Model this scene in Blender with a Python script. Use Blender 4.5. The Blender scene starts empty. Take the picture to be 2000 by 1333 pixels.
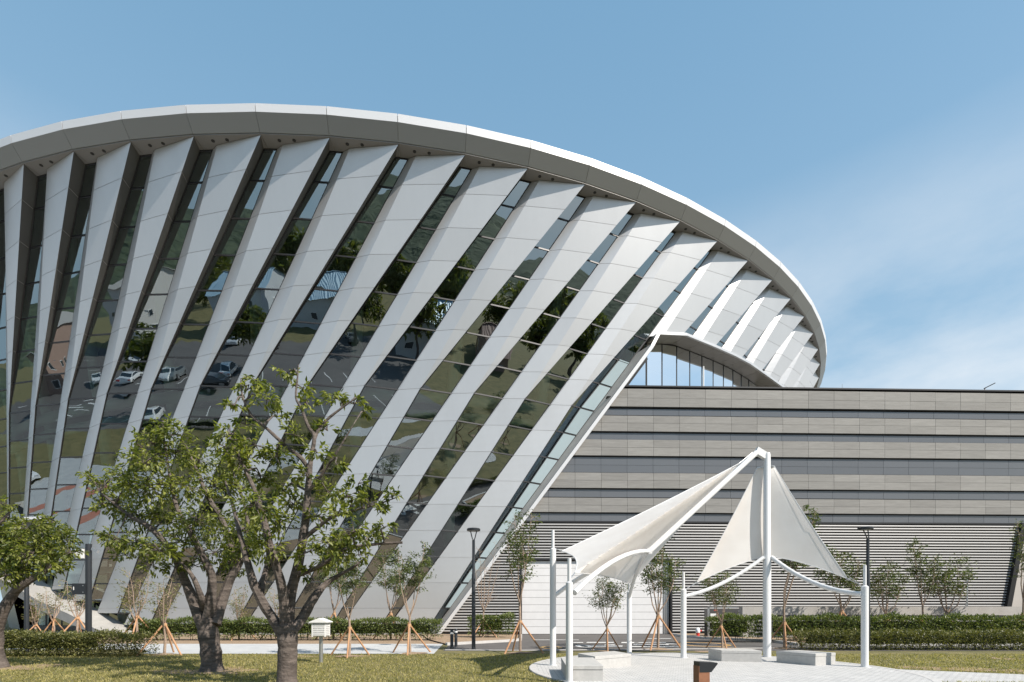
import bpy, bmesh, math, random
import numpy as np
from mathutils import Vector, Matrix
R = math.radians
random.seed(7)
rng = np.random.default_rng(7)
scene = bpy.context.scene
COL = scene.collection

# ------------------------------------------------------------------ camera, sky, sun, exposure
F, HY, EYE = 1010.0, 1189.0, 1.6            # focal length and horizon row in pixels of the 2000 px wide photograph
cd = bpy.data.cameras.new('camera'); cam = bpy.data.objects.new('camera', cd); COL.objects.link(cam)
cam.location = (0, 0, EYE); cam.rotation_euler = (R(90), 0, 0)
cd.sensor_fit = 'HORIZONTAL'; cd.sensor_width = 36; cd.lens = F / 2000 * 36
cd.shift_y = (HY - 666.5) / 2000; cd.clip_start = .1; cd.clip_end = 3000
scene.camera = cam
SUN_AZ, SUN_EL = 54.0, 42.0                 # degrees right of straight behind the camera, height
sdir = Vector((math.sin(R(SUN_AZ)) * math.cos(R(SUN_EL)), -math.cos(R(SUN_AZ)) * math.cos(R(SUN_EL)), math.sin(R(SUN_EL))))
world = bpy.data.worlds.new('World'); scene.world = world; world.use_nodes = True
nt = world.node_tree; nt.nodes.clear()
wo = nt.nodes.new('ShaderNodeOutputWorld'); bg = nt.nodes.new('ShaderNodeBackground')
sky = nt.nodes.new('ShaderNodeTexSky'); sky.sky_type = 'NISHITA'; sky.sun_disc = False
sky.sun_elevation = R(SUN_EL); sky.sun_rotation = R(180 - SUN_AZ); sky.air_density = 1.0; sky.dust_density = 1.0; sky.ozone_density = .6
bg.inputs[1].default_value = 0.124
tc = nt.nodes.new('ShaderNodeTexCoord'); mp = nt.nodes.new('ShaderNodeMapping'); mp.inputs['Scale'].default_value = (1.1, 1.1, 2.7)
mp.inputs['Location'].default_value = (9.1, 3.0, 1.4)
n1 = nt.nodes.new('ShaderNodeTexNoise'); n1.inputs['Scale'].default_value = 1.7; n1.inputs['Detail'].default_value = 8; n1.inputs['Roughness'].default_value = .58
cr = nt.nodes.new('ShaderNodeValToRGB'); cr.color_ramp.elements[0].position = .39; cr.color_ramp.elements[1].position = .70
sep = nt.nodes.new('ShaderNodeSeparateXYZ'); mr = nt.nodes.new('ShaderNodeMapRange')
mr.inputs[1].default_value = .28; mr.inputs[2].default_value = .60; mr.inputs[3].default_value = 1.0; mr.inputs[4].default_value = .0
mu = nt.nodes.new('ShaderNodeMath'); mu.operation = 'MULTIPLY'
mx = nt.nodes.new('ShaderNodeMixRGB'); mx.inputs[2].default_value = (5.0, 5.2, 5.4, 1)
L = nt.links.new
L(tc.outputs['Generated'], mp.inputs[0]); L(mp.outputs[0], n1.inputs['Vector']); L(n1.outputs['Fac'], cr.inputs[0])
L(tc.outputs['Generated'], sep.inputs[0]); L(sep.outputs['Z'], mr.inputs[0]); L(cr.outputs[0], mu.inputs[0]); L(mr.outputs[0], mu.inputs[1])
hz1 = nt.nodes.new('ShaderNodeMapRange'); hz1.inputs[1].default_value = 0; hz1.inputs[2].default_value = .85; hz1.inputs[3].default_value = 1; hz1.inputs[4].default_value = 0
hz2 = nt.nodes.new('ShaderNodeMath'); hz2.operation = 'POWER'; hz2.inputs[1].default_value = 1.55
hz3 = nt.nodes.new('ShaderNodeMapRange'); hz3.inputs[3].default_value = .10; hz3.inputs[4].default_value = .95
hzm = nt.nodes.new('ShaderNodeMixRGB'); hzm.inputs[2].default_value = (2.9, 3.9, 4.6, 1)
L(sep.outputs['Z'], hz1.inputs[0]); L(hz1.outputs[0], hz2.inputs[0]); L(hz2.outputs[0], hz3.inputs[0]); L(hz3.outputs[0], hzm.inputs[0]); tl = nt.nodes.new('ShaderNodeMixRGB'); tl.inputs[0].default_value = .6; tl.inputs[2].default_value = (.85, 2.25, 3.6, 1)
L(sky.outputs[0], tl.inputs[1]); L(tl.outputs[0], hzm.inputs[1])
L(hzm.outputs[0], mx.inputs[1]); L(mu.outputs[0], mx.inputs[0]); L(mx.outputs[0], bg.inputs[0]); L(bg.outputs[0], wo.inputs[0])
sl = bpy.data.lights.new('sun', 'SUN'); sl.energy = 5.0; sl.angle = R(.5); sl.color = (1, .92, .82)
sun = bpy.data.objects.new('sun', sl); COL.objects.link(sun); sun.rotation_euler = (-sdir).to_track_quat('-Z', 'Y').to_euler()
sun.location = (20, -40, 50)
vs = scene.view_settings; vs.view_transform = 'Standard'; vs.look = 'None'; vs.exposure = 0.58; vs.gamma = 1.0
scene.render.engine = 'CYCLES'

# ------------------------------------------------------------------ helpers
def at(px, py, Y): return Vector(((px - 1000) / F * Y, Y, EYE + (HY - py) / F * Y))
def gnd(px, py):
    Y = EYE * F / (py - HY); return Vector(((px - 1000) / F * Y, Y, 0))
def gx(px, Y): return (px - 1000) / F * Y
def zpx(py, Y): return EYE + (HY - py) / F * Y

def tag(o, label, cat, group=None):
    o['label'] = label; o['category'] = cat
    if group: o['group'] = group
    return o
def empty(name, loc=(0, 0, 0), rz=0):
    o = bpy.data.objects.new(name, None); COL.objects.link(o); o.location = loc; o.rotation_euler = (0, 0, rz)
    o.empty_display_size = .3; return o
def link(name, me, parent=None, mat=None, rz=None):
    o = bpy.data.objects.new(name, me); COL.objects.link(o)
    if mat is not None and not me.materials: me.materials.append(mat)
    if parent is not None: o.parent = parent
    if rz is not None: o.rotation_euler = (0, 0, rz)
    return o
def struct(o): o['kind'] = 'structure'; return o
def copy_tree(o, parent=None):
    c = o.copy(); COL.objects.link(c); c.parent = parent
    for ch in list(o.children): copy_tree(ch, c)
    return c

class MB:
    def __init__(s): s.v = []; s.f = []
    def add(s, vs, fs):
        b = len(s.v); s.v += [tuple(x) for x in vs]; s.f += [tuple(i + b for i in f) for f in fs]; return s
    def box(s, c, d, M=None):
        x, y, z = [q / 2 for q in d]
        vs = [Vector((sx * x, sy * y, sz * z)) for sx in (-1, 1) for sy in (-1, 1) for sz in (-1, 1)]
        if M is not None: vs = [M @ q for q in vs]
        c = Vector(c); vs = [q + c for q in vs]
        return s.add(vs, [(0, 1, 3, 2), (4, 6, 7, 5), (0, 4, 5, 1), (2, 3, 7, 6), (0, 2, 6, 4), (1, 5, 7, 3)])
    def bar(s, a, b, w, h, up=(0, 0, 1)):
        a, b = Vector(a), Vector(b); t = (b - a).normalized(); up = Vector(up)
        if abs(t.dot(up)) > .98: up = Vector((1, 0, 0))
        sx = t.cross(up).normalized(); sz = sx.cross(t)
        vs = [p + sx * i * w / 2 + sz * j * h / 2 for p in (a, b) for i, j in ((-1, -1), (1, -1), (1, 1), (-1, 1))]
        return s.add(vs, [(3, 2, 1, 0), (4, 5, 6, 7), (0, 1, 5, 4), (1, 2, 6, 5), (2, 3, 7, 6), (3, 0, 4, 7)])
    def tube(s, path, rad, n=8, cap=True):
        path = [Vector(p) for p in path]
        if not hasattr(rad, '__len__'): rad = [rad] * len(path)
        vs = []; fs = []; prev = None
        for i, p in enumerate(path):
            t = (path[min(i + 1, len(path) - 1)] - path[max(i - 1, 0)]).normalized()
            if prev is None:
                a = Vector((1, 0, 0)) if abs(t.x) < .8 else Vector((0, 1, 0)); u = (a - t * a.dot(t)).normalized()
            else:
                u = (prev - t * prev.dot(t)).normalized()
            prev = u; w = t.cross(u)
            for k in range(n):
                an = 2 * math.pi * k / n; vs.append(p + (u * math.cos(an) + w * math.sin(an)) * rad[i])
        for i in range(len(path) - 1):
            for k in range(n):
                a = i * n + k; b = i * n + (k + 1) % n; fs.append((a, b, b + n, a + n))
        if cap: fs.append(tuple(range(n - 1, -1, -1))); fs.append(tuple(range((len(path) - 1) * n, len(path) * n)))
        return s.add(vs, fs)
    def prism(s, poly, off):
        n = len(poly); off = Vector(off); vs = [Vector(p) for p in poly] + [Vector(p) + off for p in poly]
        return s.add(vs, [tuple(range(n - 1, -1, -1)), tuple(range(n, 2 * n))] + [(i, (i + 1) % n, (i + 1) % n + n, i + n) for i in range(n)])
    def lathe(s, prof, n=16, c=(0, 0, 0)):
        c = Vector(c); vs = []; fs = []
        for r, z in prof:
            for k in range(n):
                an = 2 * math.pi * k / n; vs.append(c + Vector((r * math.cos(an), r * math.sin(an), z)))
        for i in range(len(prof) - 1):
            for k in range(n):
                a = i * n + k; b = i * n + (k + 1) % n; fs.append((a, b, b + n, a + n))
        fs.append(tuple(range(n - 1, -1, -1))); fs.append(tuple(range((len(prof) - 1) * n, len(prof) * n)))
        return s.add(vs, fs)
    def mesh(s, name, mat=None, smooth=False, fix=True):
        me = bpy.data.meshes.new(name); me.from_pydata(s.v, [], s.f)
        if fix:
            bm = bmesh.new(); bm.from_mesh(me); bmesh.ops.recalc_face_normals(bm, faces=bm.faces); bm.to_mesh(me); bm.free()
        if mat: me.materials.append(mat)
        if smooth:
            me.polygons.foreach_set('use_smooth', [True] * len(me.polygons))
            try: me.set_sharp_from_angle(angle=R(38))
            except Exception: pass
        return me
    def obj(s, name, mat, parent=None, smooth=False, fix=True): return link(name, s.mesh(name, mat, smooth, fix), parent)

def np_mesh(name, v, f, mat):
    """v (N,3), f (M,k) arrays -> mesh"""
    me = bpy.data.meshes.new(name); k = f.shape[1]
    me.vertices.add(len(v)); me.vertices.foreach_set('co', v.astype(np.float32).ravel())
    me.loops.add(f.size); me.loops.foreach_set('vertex_index', f.astype(np.int32).ravel())
    me.polygons.add(len(f)); me.polygons.foreach_set('loop_start', np.arange(0, f.size, k, dtype=np.int32))
    me.polygons.foreach_set('loop_total', np.full(len(f), k, dtype=np.int32))
    me.update(calc_edges=True)
    if mat: me.materials.append(mat)
    return me

def leaf_mesh(name, P, D, ln, wd, mat, g=rng, droop=.35):
    """folded pointed leaves: base P, direction D"""
    n = len(P); D = D / (np.linalg.norm(D, axis=1, keepdims=True) + 1e-9)
    up = g.normal(size=(n, 3)) * .45 + np.array([0, 0, 1.0])
    S = np.cross(D, up); S /= (np.linalg.norm(S, axis=1, keepdims=True) + 1e-9); U = np.cross(S, D)
    l = (ln * g.uniform(.5, 1.4, n))[:, None]; w = (wd * g.uniform(.7, 1.2, n))[:, None]
    b = P; tip = P + D * l - U * l * droop * .5; mid = P + D * l * .48
    a = mid + S * w * .5 + U * w * .16; c = mid - S * w * .5 + U * w * .16
    V = np.stack([b, a, tip, c], 1).reshape(-1, 3); i = np.arange(n)[:, None] * 4
    Fc = np.concatenate([i + np.array([[0, 1, 2]]), i + np.array([[0, 2, 3]])], 1).reshape(-1, 3)
    return np_mesh(name, V, Fc, mat)

# ------------------------------------------------------------------ materials
def M(name, col, rough=.6, metal=0., noise=None, bump=None, spec=.5, var=None, coat=0):
    m = bpy.data.materials.new(name); m.use_nodes = True; t = m.node_tree; b = t.nodes['Principled BSDF']
    b.inputs['Base Color'].default_value = (*col, 1); b.inputs['Roughness'].default_value = rough; b.inputs['Metallic'].default_value = metal
    b.inputs['Specular IOR Level'].default_value = spec
    co = t.nodes.new('ShaderNodeTexCoord')
    if noise:                                   # (scale, colour2, detail, sharp, stretch)
        sc, c2, det, lo, hi = noise[:5]; st = noise[5] if len(noise) > 5 else (1, 1, 1)
        mpn = t.nodes.new('ShaderNodeMapping'); mpn.inputs['Scale'].default_value = st
        nz = t.nodes.new('ShaderNodeTexNoise'); nz.inputs['Scale'].default_value = sc; nz.inputs['Detail'].default_value = det; nz.inputs['Roughness'].default_value = .65
        rp = t.nodes.new('ShaderNodeValToRGB'); rp.color_ramp.elements[0].position = lo; rp.color_ramp.elements[1].position = hi
        rp.color_ramp.elements[0].color = (*col, 1); rp.color_ramp.elements[1].color = (*c2, 1)
        src = 'Object' if len(noise) < 7 else noise[6]
        if src == 'World':
            ge = t.nodes.new('ShaderNodeNewGeometry'); t.links.new(ge.outputs['Position'], mpn.inputs[0])
        else: t.links.new(co.outputs[src], mpn.inputs[0])
        t.links.new(mpn.outputs[0], nz.inputs['Vector']); t.links.new(nz.outputs['Fac'], rp.inputs[0])
        out = rp.outputs[0]
        if var:
            out = _vary(t, out, var)
        t.links.new(out, b.inputs['Base Color'])
    elif var:
        rgb = t.nodes.new('ShaderNodeRGB'); rgb.outputs[0].default_value = (*col, 1)
        t.links.new(_vary(t, rgb.outputs[0], var), b.inputs['Base Color'])
    if bump:
        sc, stg, dist = bump
        nb = t.nodes.new('ShaderNodeTexNoise'); nb.inputs['Scale'].default_value = sc; nb.inputs['Detail'].default_value = 6
        bp = t.nodes.new('ShaderNodeBump'); bp.inputs['Strength'].default_value = stg; bp.inputs['Distance'].default_value = dist
        t.links.new(co.outputs['Object'], nb.inputs['Vector']); t.links.new(nb.outputs['Fac'], bp.inputs['Height']); t.links.new(bp.outputs[0], b.inputs['Normal'])
    if coat: b.inputs['Coat Weight'].default_value = coat
    return m
def _vary(t, out, var):
    """each piece slightly different: object random"""
    oi = t.nodes.new('ShaderNodeObjectInfo'); mr_ = t.nodes.new('ShaderNodeMapRange')
    mr_.inputs[3].default_value = 1 - var; mr_.inputs[4].default_value = 1 + var
    hs = t.nodes.new('ShaderNodeHueSaturation')
    t.links.new(oi.outputs['Random'], mr_.inputs[0]); t.links.new(mr_.outputs[0], hs.inputs['Value']); t.links.new(out, hs.inputs['Color'])
    return hs.outputs[0]
def leafmat(name, c1, c2, trans=.35, rough=.45):
    m = bpy.data.materials.new(name); m.use_nodes = True; t = m.node_tree; b = t.nodes['Principled BSDF']; o = t.nodes['Material Output']
    ge = t.nodes.new('ShaderNodeNewGeometry'); rp = t.nodes.new('ShaderNodeValToRGB')
    rp.color_ramp.elements[0].color = (*c1, 1); rp.color_ramp.elements[1].color = (*c2, 1)
    cn = t.nodes.new('ShaderNodeTexNoise'); cn.inputs['Scale'].default_value = 1.6; cn.inputs['Detail'].default_value = 3; cm = t.nodes.new('ShaderNodeMath'); cm.operation = 'MULTIPLY_ADD'; cm.inputs[1].default_value = 1.3; cm.inputs[2].default_value = -.65
    ca_ = t.nodes.new('ShaderNodeMath'); ca_.operation = 'ADD'; ca_.use_clamp = True
    t.links.new(ge.outputs['Position'], cn.inputs['Vector']); t.links.new(cn.outputs['Fac'], cm.inputs[0]); t.links.new(cm.outputs[0], ca_.inputs[1]); t.links.new(ge.outputs['Random Per Island'], ca_.inputs[0])
    t.links.new(ca_.outputs[0], rp.inputs[0]); t.links.new(rp.outputs[0], b.inputs['Base Color'])
    b.inputs['Roughness'].default_value = rough; b.inputs['Specular IOR Level'].default_value = .45
    tr = t.nodes.new('ShaderNodeBsdfTranslucent'); ml = t.nodes.new('ShaderNodeMixRGB'); ml.blend_type = 'MULTIPLY'; ml.inputs[0].default_value = 1
    ml.inputs[2].default_value = (1.5, 1.6, .7, 1); t.links.new(rp.outputs[0], ml.inputs[1]); t.links.new(ml.outputs[0], tr.inputs[0])
    ms = t.nodes.new('ShaderNodeMixShader'); ms.inputs[0].default_value = trans
    t.links.new(b.outputs[0], ms.inputs[1]); t.links.new(tr.outputs[0], ms.inputs[2]); t.links.new(ms.outputs[0], o.inputs[0]); return m
def glassmat(name, refl, tint, thru, wave=.0012, frost=0.0):
    """coated glazing: strong mirror reflection, tinted see-through, slight roller wave"""
    m = bpy.data.materials.new(name); m.use_nodes = True; t = m.node_tree; t.nodes.remove(t.nodes['Principled BSDF']); o = t.nodes['Material Output']
    gl = t.nodes.new('ShaderNodeBsdfGlossy'); gl.inputs['Roughness'].default_value = frost; gl.inputs['Color'].default_value = (*tint, 1)
    tr = t.nodes.new('ShaderNodeBsdfTransparent'); tr.inputs[0].default_value = (*thru, 1)
    lw = t.nodes.new('ShaderNodeFresnel'); lw.inputs[0].default_value = 1.5
    ma = t.nodes.new('ShaderNodeMath'); ma.operation = 'ADD'; ma.inputs[1].default_value = refl; ma.use_clamp = True
    ms = t.nodes.new('ShaderNodeMixShader')
    co = t.nodes.new('ShaderNodeTexCoord'); oi = t.nodes.new('ShaderNodeObjectInfo')
    ad = t.nodes.new('ShaderNodeVectorMath'); ad.operation = 'ADD'; mlt = t.nodes.new('ShaderNodeVectorMath'); mlt.operation = 'SCALE'; mlt.inputs[3].default_value = 37
    cmb = t.nodes.new('ShaderNodeCombineXYZ'); t.links.new(oi.outputs['Random'], cmb.inputs[0]); t.links.new(cmb.outputs[0], mlt.inputs[0])
    t.links.new(co.outputs['Object'], ad.inputs[0]); t.links.new(mlt.outputs[0], ad.inputs[1])
    nz = t.nodes.new('ShaderNodeTexNoise'); nz.inputs['Scale'].default_value = .8; nz.inputs['Detail'].default_value = 1.0
    bp = t.nodes.new('ShaderNodeBump'); bp.inputs['Strength'].default_value = 1; bp.inputs['Distance'].default_value = wave
    t.links.new(ad.outputs[0], nz.inputs['Vector']); t.links.new(nz.outputs['Fac'], bp.inputs['Height']); wn = t.nodes.new('ShaderNodeTexWhiteNoise'); wn.noise_dimensions = '1D'; sb = t.nodes.new('ShaderNodeVectorMath'); sb.operation = 'SUBTRACT'; sb.inputs[1].default_value = (.5, .5, .5)
    sc2 = t.nodes.new('ShaderNodeVectorMath'); sc2.operation = 'SCALE'; sc2.inputs[3].default_value = .016; ad2 = t.nodes.new('ShaderNodeVectorMath'); ad2.operation = 'ADD'; nn_ = t.nodes.new('ShaderNodeVectorMath'); nn_.operation = 'NORMALIZE'
    t.links.new(oi.outputs['Random'], wn.inputs['W']); t.links.new(wn.outputs['Color'], sb.inputs[0]); t.links.new(sb.outputs[0], sc2.inputs[0]); t.links.new(bp.outputs[0], ad2.inputs[0]); t.links.new(sc2.outputs[0], ad2.inputs[1])
    t.links.new(ad2.outputs[0], nn_.inputs[0]); t.links.new(nn_.outputs[0], gl.inputs['Normal'])
    t.links.new(lw.outputs[0], ma.inputs[0]); t.links.new(ma.outputs[0], ms.inputs[0]); t.links.new(tr.outputs[0], ms.inputs[1]); t.links.new(gl.outputs[0], ms.inputs[2])
    t.links.new(ms.outputs[0], o.inputs[0]); return m

m_panel = M('silver_composite_panel', (.50, .505, .515), .36, .5, noise=(.6, (.54, .545, .555), 5, .3, .75, (1, 1, .25)), var=.04)
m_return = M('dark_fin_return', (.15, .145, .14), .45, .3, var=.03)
m_core = M('panel_joint_backing', (.52, .50, .47), .7)
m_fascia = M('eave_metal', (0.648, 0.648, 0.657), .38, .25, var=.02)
m_fascia_shade = M('eave_metal_shaded', (.29, .295, .30), .42, .3, var=.03)  # darker eave metal: shade of the down-facing fascia put into its colour
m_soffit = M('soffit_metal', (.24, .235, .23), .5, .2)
m_frame = M('dark_anodised_frame', (.035, .035, .037), .4, .5)
m_glass = glassmat('coated_facade_glass', .29, (.76, .87, .93), (.56, .68, .65), .0048)
m_glass_pale = M('pale_spandrel_glass', (.36, .45, .49), .18, 0, spec=1.0, var=.05)
m_glass_clear = glassmat('window_glass', .86, (.95, .98, 1.0), (.85, .92, .95), .0005)
m_bandglass = M('dark_band_glass', (.105, .11, .12), .16, .0, spec=.9, var=.06)
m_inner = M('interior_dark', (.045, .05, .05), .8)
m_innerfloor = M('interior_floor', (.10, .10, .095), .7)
m_pipe = M('pale_green_steel', (.62, .74, .66), .45)
m_stone = M('grey_stone_slab', (.188, .184, .176), .75, noise=(1.1, (.246, .242, .232), 8, .3, .72, (1, 1, 9)), bump=(18, .25, .01), var=.10)
m_black = M('shadow_gap_black', (.028, .028, .028), .7)
m_louver = M('white_aluminium_louver', (.345, .343, .341), .5, .1)
m_louverback = M('louver_back', (.05, .05, .052), .7)
m_conc = M('concrete', (0.312, 0.299, 0.283), .85, noise=(1.5, (0.377, 0.369, 0.353), 8, .35, .7), bump=(30, .2, .01))
m_concpale = M('pale_trim_concrete', (0.375, 0.352, 0.330), .75, noise=(1.2, (0.420, 0.398, 0.375), 6, .35, .7))
m_white = M('white_paint', (0.720, 0.720, 0.720), .4, coat=.2)
m_whitedoor = M('white_door_panel', (0.607, 0.607, 0.615), .45, noise=(3, (0.640, 0.640, 0.648), 4, .4, .7))
m_grass = M('lawn', (.080, .082, .026), .95, noise=(.9, (.205, .172, .072), 10, .30, .70), bump=(60, .8, .03))
m_blade = leafmat('grass_blade', (.14, .145, .04), (.42, .36, .15), .35, .6)
m_soil = M('bare_soil', (0.230, 0.162, 0.106), .95, noise=(5, (0.323, 0.238, 0.162), 8, .3, .75), bump=(25, .8, .03))
m_pave = M('pale_paver', (.55, .55, .545), .8, noise=(2.2, (.66, .655, .64), 8, .3, .75), bump=(40, .2, .005), var=.05)
m_path = M('path_paving', (.36, .375, .388), .85, noise=(1.2, (.47, .476, .476), 9, .3, .72, (1, 1, 1)), bump=(25, .25, .006))
m_asph = M('asphalt', (0.072, 0.068, 0.066), .9, noise=(1.0, (0.115, 0.106, 0.102), 10, .3, .75), bump=(90, .4, .01))
m_asph2 = M('parking_asphalt', (.088, .084, .084), .9, noise=(.25, (.135, .126, .122), 10, .3, .75), bump=(60, .4, .01))
m_kerb = M('granite_kerb', (0.400, 0.392, 0.384), .8, noise=(6, (0.480, 0.472, 0.464), 6, .35, .7))
m_marking = M('white_road_paint', (0.612, 0.612, 0.603), .7, noise=(9, (0.425, 0.416, 0.408), 8, .45, .8))
m_yellow = M('yellow_road_paint', (.60, .36, .12), .7, noise=(9, (.42, .30, .15), 8, .45, .8))
m_bark = M('cherry_bark', (.055, .044, .038), .85, noise=(2.6, (.17, .14, .122), 10, .40, .74, (1, 1, 6)), bump=(16, .9, .03))
m_bark2 = M('sapling_bark', (.24, .175, .13), .9, noise=(6, (.36, .28, .22), 6, .35, .7, (1, 1, 4)))
m_stake = M('timber_stake', (.34, .17, .085), .8, noise=(4, (.45, .27, .15), 6, .3, .7, (1, 1, .3)))
m_twine = M('twine', (.40, .24, .13), .9)
m_leafA = leafmat('cherry_leaf', (.045, .070, .015), (.25, .265, .06), .42)
m_leafB = leafmat('sapling_leaf', (.045, .075, .022), (.14, .165, .055), .3)
m_leafD = leafmat('dry_sapling_leaf', (.10, .12, .035), (.24, .22, .09), .3)
m_leafH = leafmat('hedge_leaf', (.04, .07, .018), (.19, .22, .07), .3)
m_leafY = leafmat('yew_leaf', (.05, .062, .016), (.19, .185, .06), .25)
m_leafT = leafmat('far_leaf', (.05, .075, .02), (.17, .17, .045), .5)
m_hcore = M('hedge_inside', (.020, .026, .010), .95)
m_post = M('white_mast_paint', (.60, .61, .62), .35, coat=.3)
m_dark = M('charcoal_metal', (.028, .032, .038), .4, .3)
m_steel = M('galvanised_steel', (.45, .46, .47), .35, .8)
m_rust = M('brown_bollard', (.20, .085, .045), .6, noise=(5, (.27, .12, .065), 6, .35, .7))
m_lens = M('frosted_lens', (.30, .31, .33), .25)
m_red = M('red_paint', (.55, .04, .03), .4)
m_bench = M('granite_bench', (0.357, 0.353, 0.344), .7, noise=(9, (0.442, 0.438, 0.425), 8, .3, .75), bump=(60, .15, .004))
m_roofblue = M('blue_sheet_roof', (.22, .36, .47), .5, .1, noise=(.8, (.34, .47, .56), 6, .3, .7))
m_wallpale = M('pale_render', (.52, .55, .58), .8, noise=(.6, (.60, .62, .64), 6, .3, .7))
m_wallbrown = M('brown_brick', (.25, .17, .135), .85, noise=(2, (.32, .22, .18), 6, .3, .7))
m_winglass = M('house_window', (.03, .04, .05), .1, spec=.9)
m_tyre = M('tyre', (.02, .02, .02), .8)

def sailmat():
    m = bpy.data.materials.new('sail_membrane'); m.use_nodes = True; t = m.node_tree; b = t.nodes['Principled BSDF']; o = t.nodes['Material Output']
    b.inputs['Base Color'].default_value = (.80, .785, .765, 1); b.inputs['Roughness'].default_value = .55
    co = t.nodes.new('ShaderNodeTexCoord'); nz = t.nodes.new('ShaderNodeTexNoise'); nz.inputs['Scale'].default_value = 1.4; nz.inputs['Detail'].default_value = 4
    rp = t.nodes.new('ShaderNodeValToRGB'); rp.color_ramp.elements[0].color = (.76, .735, .71, 1); rp.color_ramp.elements[1].color = (.84, .825, .81, 1)
    rp.color_ramp.elements[0].position = .3; rp.color_ramp.elements[1].position = .65
    t.links.new(co.outputs['Object'], nz.inputs['Vector']); t.links.new(nz.outputs['Fac'], rp.inputs[0]); t.links.new(rp.outputs[0], b.inputs['Base Color'])
    tr = t.nodes.new('ShaderNodeBsdfTranslucent'); tr.inputs[0].default_value = (.86, .80, .74, 1)
    ms = t.nodes.new('ShaderNodeMixShader'); ms.inputs[0].default_value = .36
    t.links.new(b.outputs[0], ms.inputs[1]); t.links.new(tr.outputs[0], ms.inputs[2]); t.links.new(ms.outputs[0], o.inputs[0]); return m
m_sail = sailmat()

# ------------------------------------------------------------------ ground
def sheet(name, poly, z, mat, kind=True):
    mb = MB(); mb.add([(p[0], p[1], z) for p in poly], [tuple(range(len(poly)))]); o = mb.obj(name, mat, fix=False)
    if o.data.polygons[0].normal.z < 0: o.data.flip_normals()
    return struct(o) if kind else o
g0 = 900
sheet('ground', [(-g0, -g0), (g0, -g0), (g0, g0), (-g0, g0)], 0, m_grass)
# soil bed between the path and the drum, and under the hedges on the right
bed = sheet('soil_bed', [(-60, 23.2), (-3.2, 23.2), (-3.6, 25.5), (-2, 26.6), (.2, 27.2), (1.2, 29.2), (1.2, 33), (-60, 33)], .004, m_soil)
path = sheet('footpath', [(-60, 20.2), (-14.6, 20.2), (-13.6, 19.4), (-13.0, 18.2), (-2.75, 18.2), (-3.1, 23.3), (-60, 23.3)], .010, m_path)
drive = sheet('driveway', [(-2.6, 19.5), (30, 19.5), (30, 33), (.2, 33), (.2, 27.4), (-2.9, 25.6)], .008, m_asph)
apron = sheet('apron_paving', [(-60, 31.0), (-24, 31), (-24, 36), (-60, 36)], .012, m_path)

# ------------------------------------------------------------------ drum building
CX, CY, T0, DT = -12.8582, 74.6166, -.2607, .0678
ZC = 24.86; KZ = 14.1785
drum = empty('drum_building', (CX, CY, 0))
tag(drum, 'round outward leaning hall with twisted silver fins, glass strips and overhanging eave', 'building')
def P(r, t, z): return Vector((r * math.sin(T0 + t), -r * math.cos(T0 + t), z))
Ab, At = P(43.0793, -.4387, 0), P(48.4526, -.0582, ZC)
Kn = P(45.6862, -.1824, KZ); Rb = P(43.4028, -.381, 0)
Dt = P(48.455, -.0044, ZC); Ct = P(49.2232, 0, ZC); Bt = P(48.6976, -.0504, ZC)
def lz(a, b, z): return a.lerp(b, (z - a.z) / (b.z - a.z))
lA = lambda z: lz(Ab, At, z)
lR = lambda z: lz(Rb, Kn, z) if z <= KZ else lz(Kn, Dt, z)
lB = lambda z: lz(Kn, Bt, z)
lC = lambda z: lz(Kn, Ct, z)
def rot(v, k): return Matrix.Rotation(k * DT, 3, 'Z') @ v
def lAn(z): return rot(lA(z), 1)          # left edge of the next fin
ROWS = [0] + [KZ + 1.57 * n for n in range(-8, 7)] + [ZC]
def prof(z, top):
    """profile of the fin face at height z; top: four-point folded profile, else two points"""
    if top: return [lA(z), lB(z), lC(z), lR(z)]
    return [lA(z), lR(z)]
def panel_mesh(z0, z1, name, inset=.009, off=0.0, thick=.018):
    top = (z0 + z1) / 2 > KZ
    g = inset
    a = prof(z0 + g, top); b = prof(z1 - g, top)
    mb = MB(); n = len(a)
    segs = 3
    rowsz = [z0 + g + (z1 - z0 - 2 * g) * i / segs for i in range(segs + 1)]
    vs = []
    for z in rowsz:
        pz = prof(max(z, KZ + 1e-4) if top else z, top)
        for p in pz:
            q = p.copy(); rr = math.hypot(q.x, q.y); q.x *= (rr + off) / rr; q.y *= (rr + off) / rr; vs.append(q)
    fs = [(i * n + j, i * n + j + 1, (i + 1) * n + j + 1, (i + 1) * n + j) for i in range(segs) for j in range(n - 1)]
    me = bpy.data.meshes.new(name); me.from_pydata(vs, [], fs)
    bm = bmesh.new(); bm.from_mesh(me); bmesh.ops.remove_doubles(bm, verts=bm.verts, dist=.0005)
    bmesh.ops.recalc_face_normals(bm, faces=bm.faces)
    s = sum((f.normal.dot(Vector((f.calc_center_median().x, f.calc_center_median().y, 0)).normalized()) * f.calc_area() for f in bm.faces))
    if s < 0: bmesh.ops.reverse_faces(bm, faces=bm.faces)
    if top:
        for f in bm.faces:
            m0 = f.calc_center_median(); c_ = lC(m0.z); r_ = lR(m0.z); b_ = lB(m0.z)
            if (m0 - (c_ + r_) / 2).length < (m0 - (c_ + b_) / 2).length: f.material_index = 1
    if thick: bmesh.ops.solidify(bm, geom=bm.faces[:], thickness=thick)
    bm.to_mesh(me); bm.free(); return me
PAN = [panel_mesh(ROWS[i], ROWS[i + 1], 'panel') for i in range(16)]
for me in PAN: me.materials.append(m_panel); me.materials.append(m_return)
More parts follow.
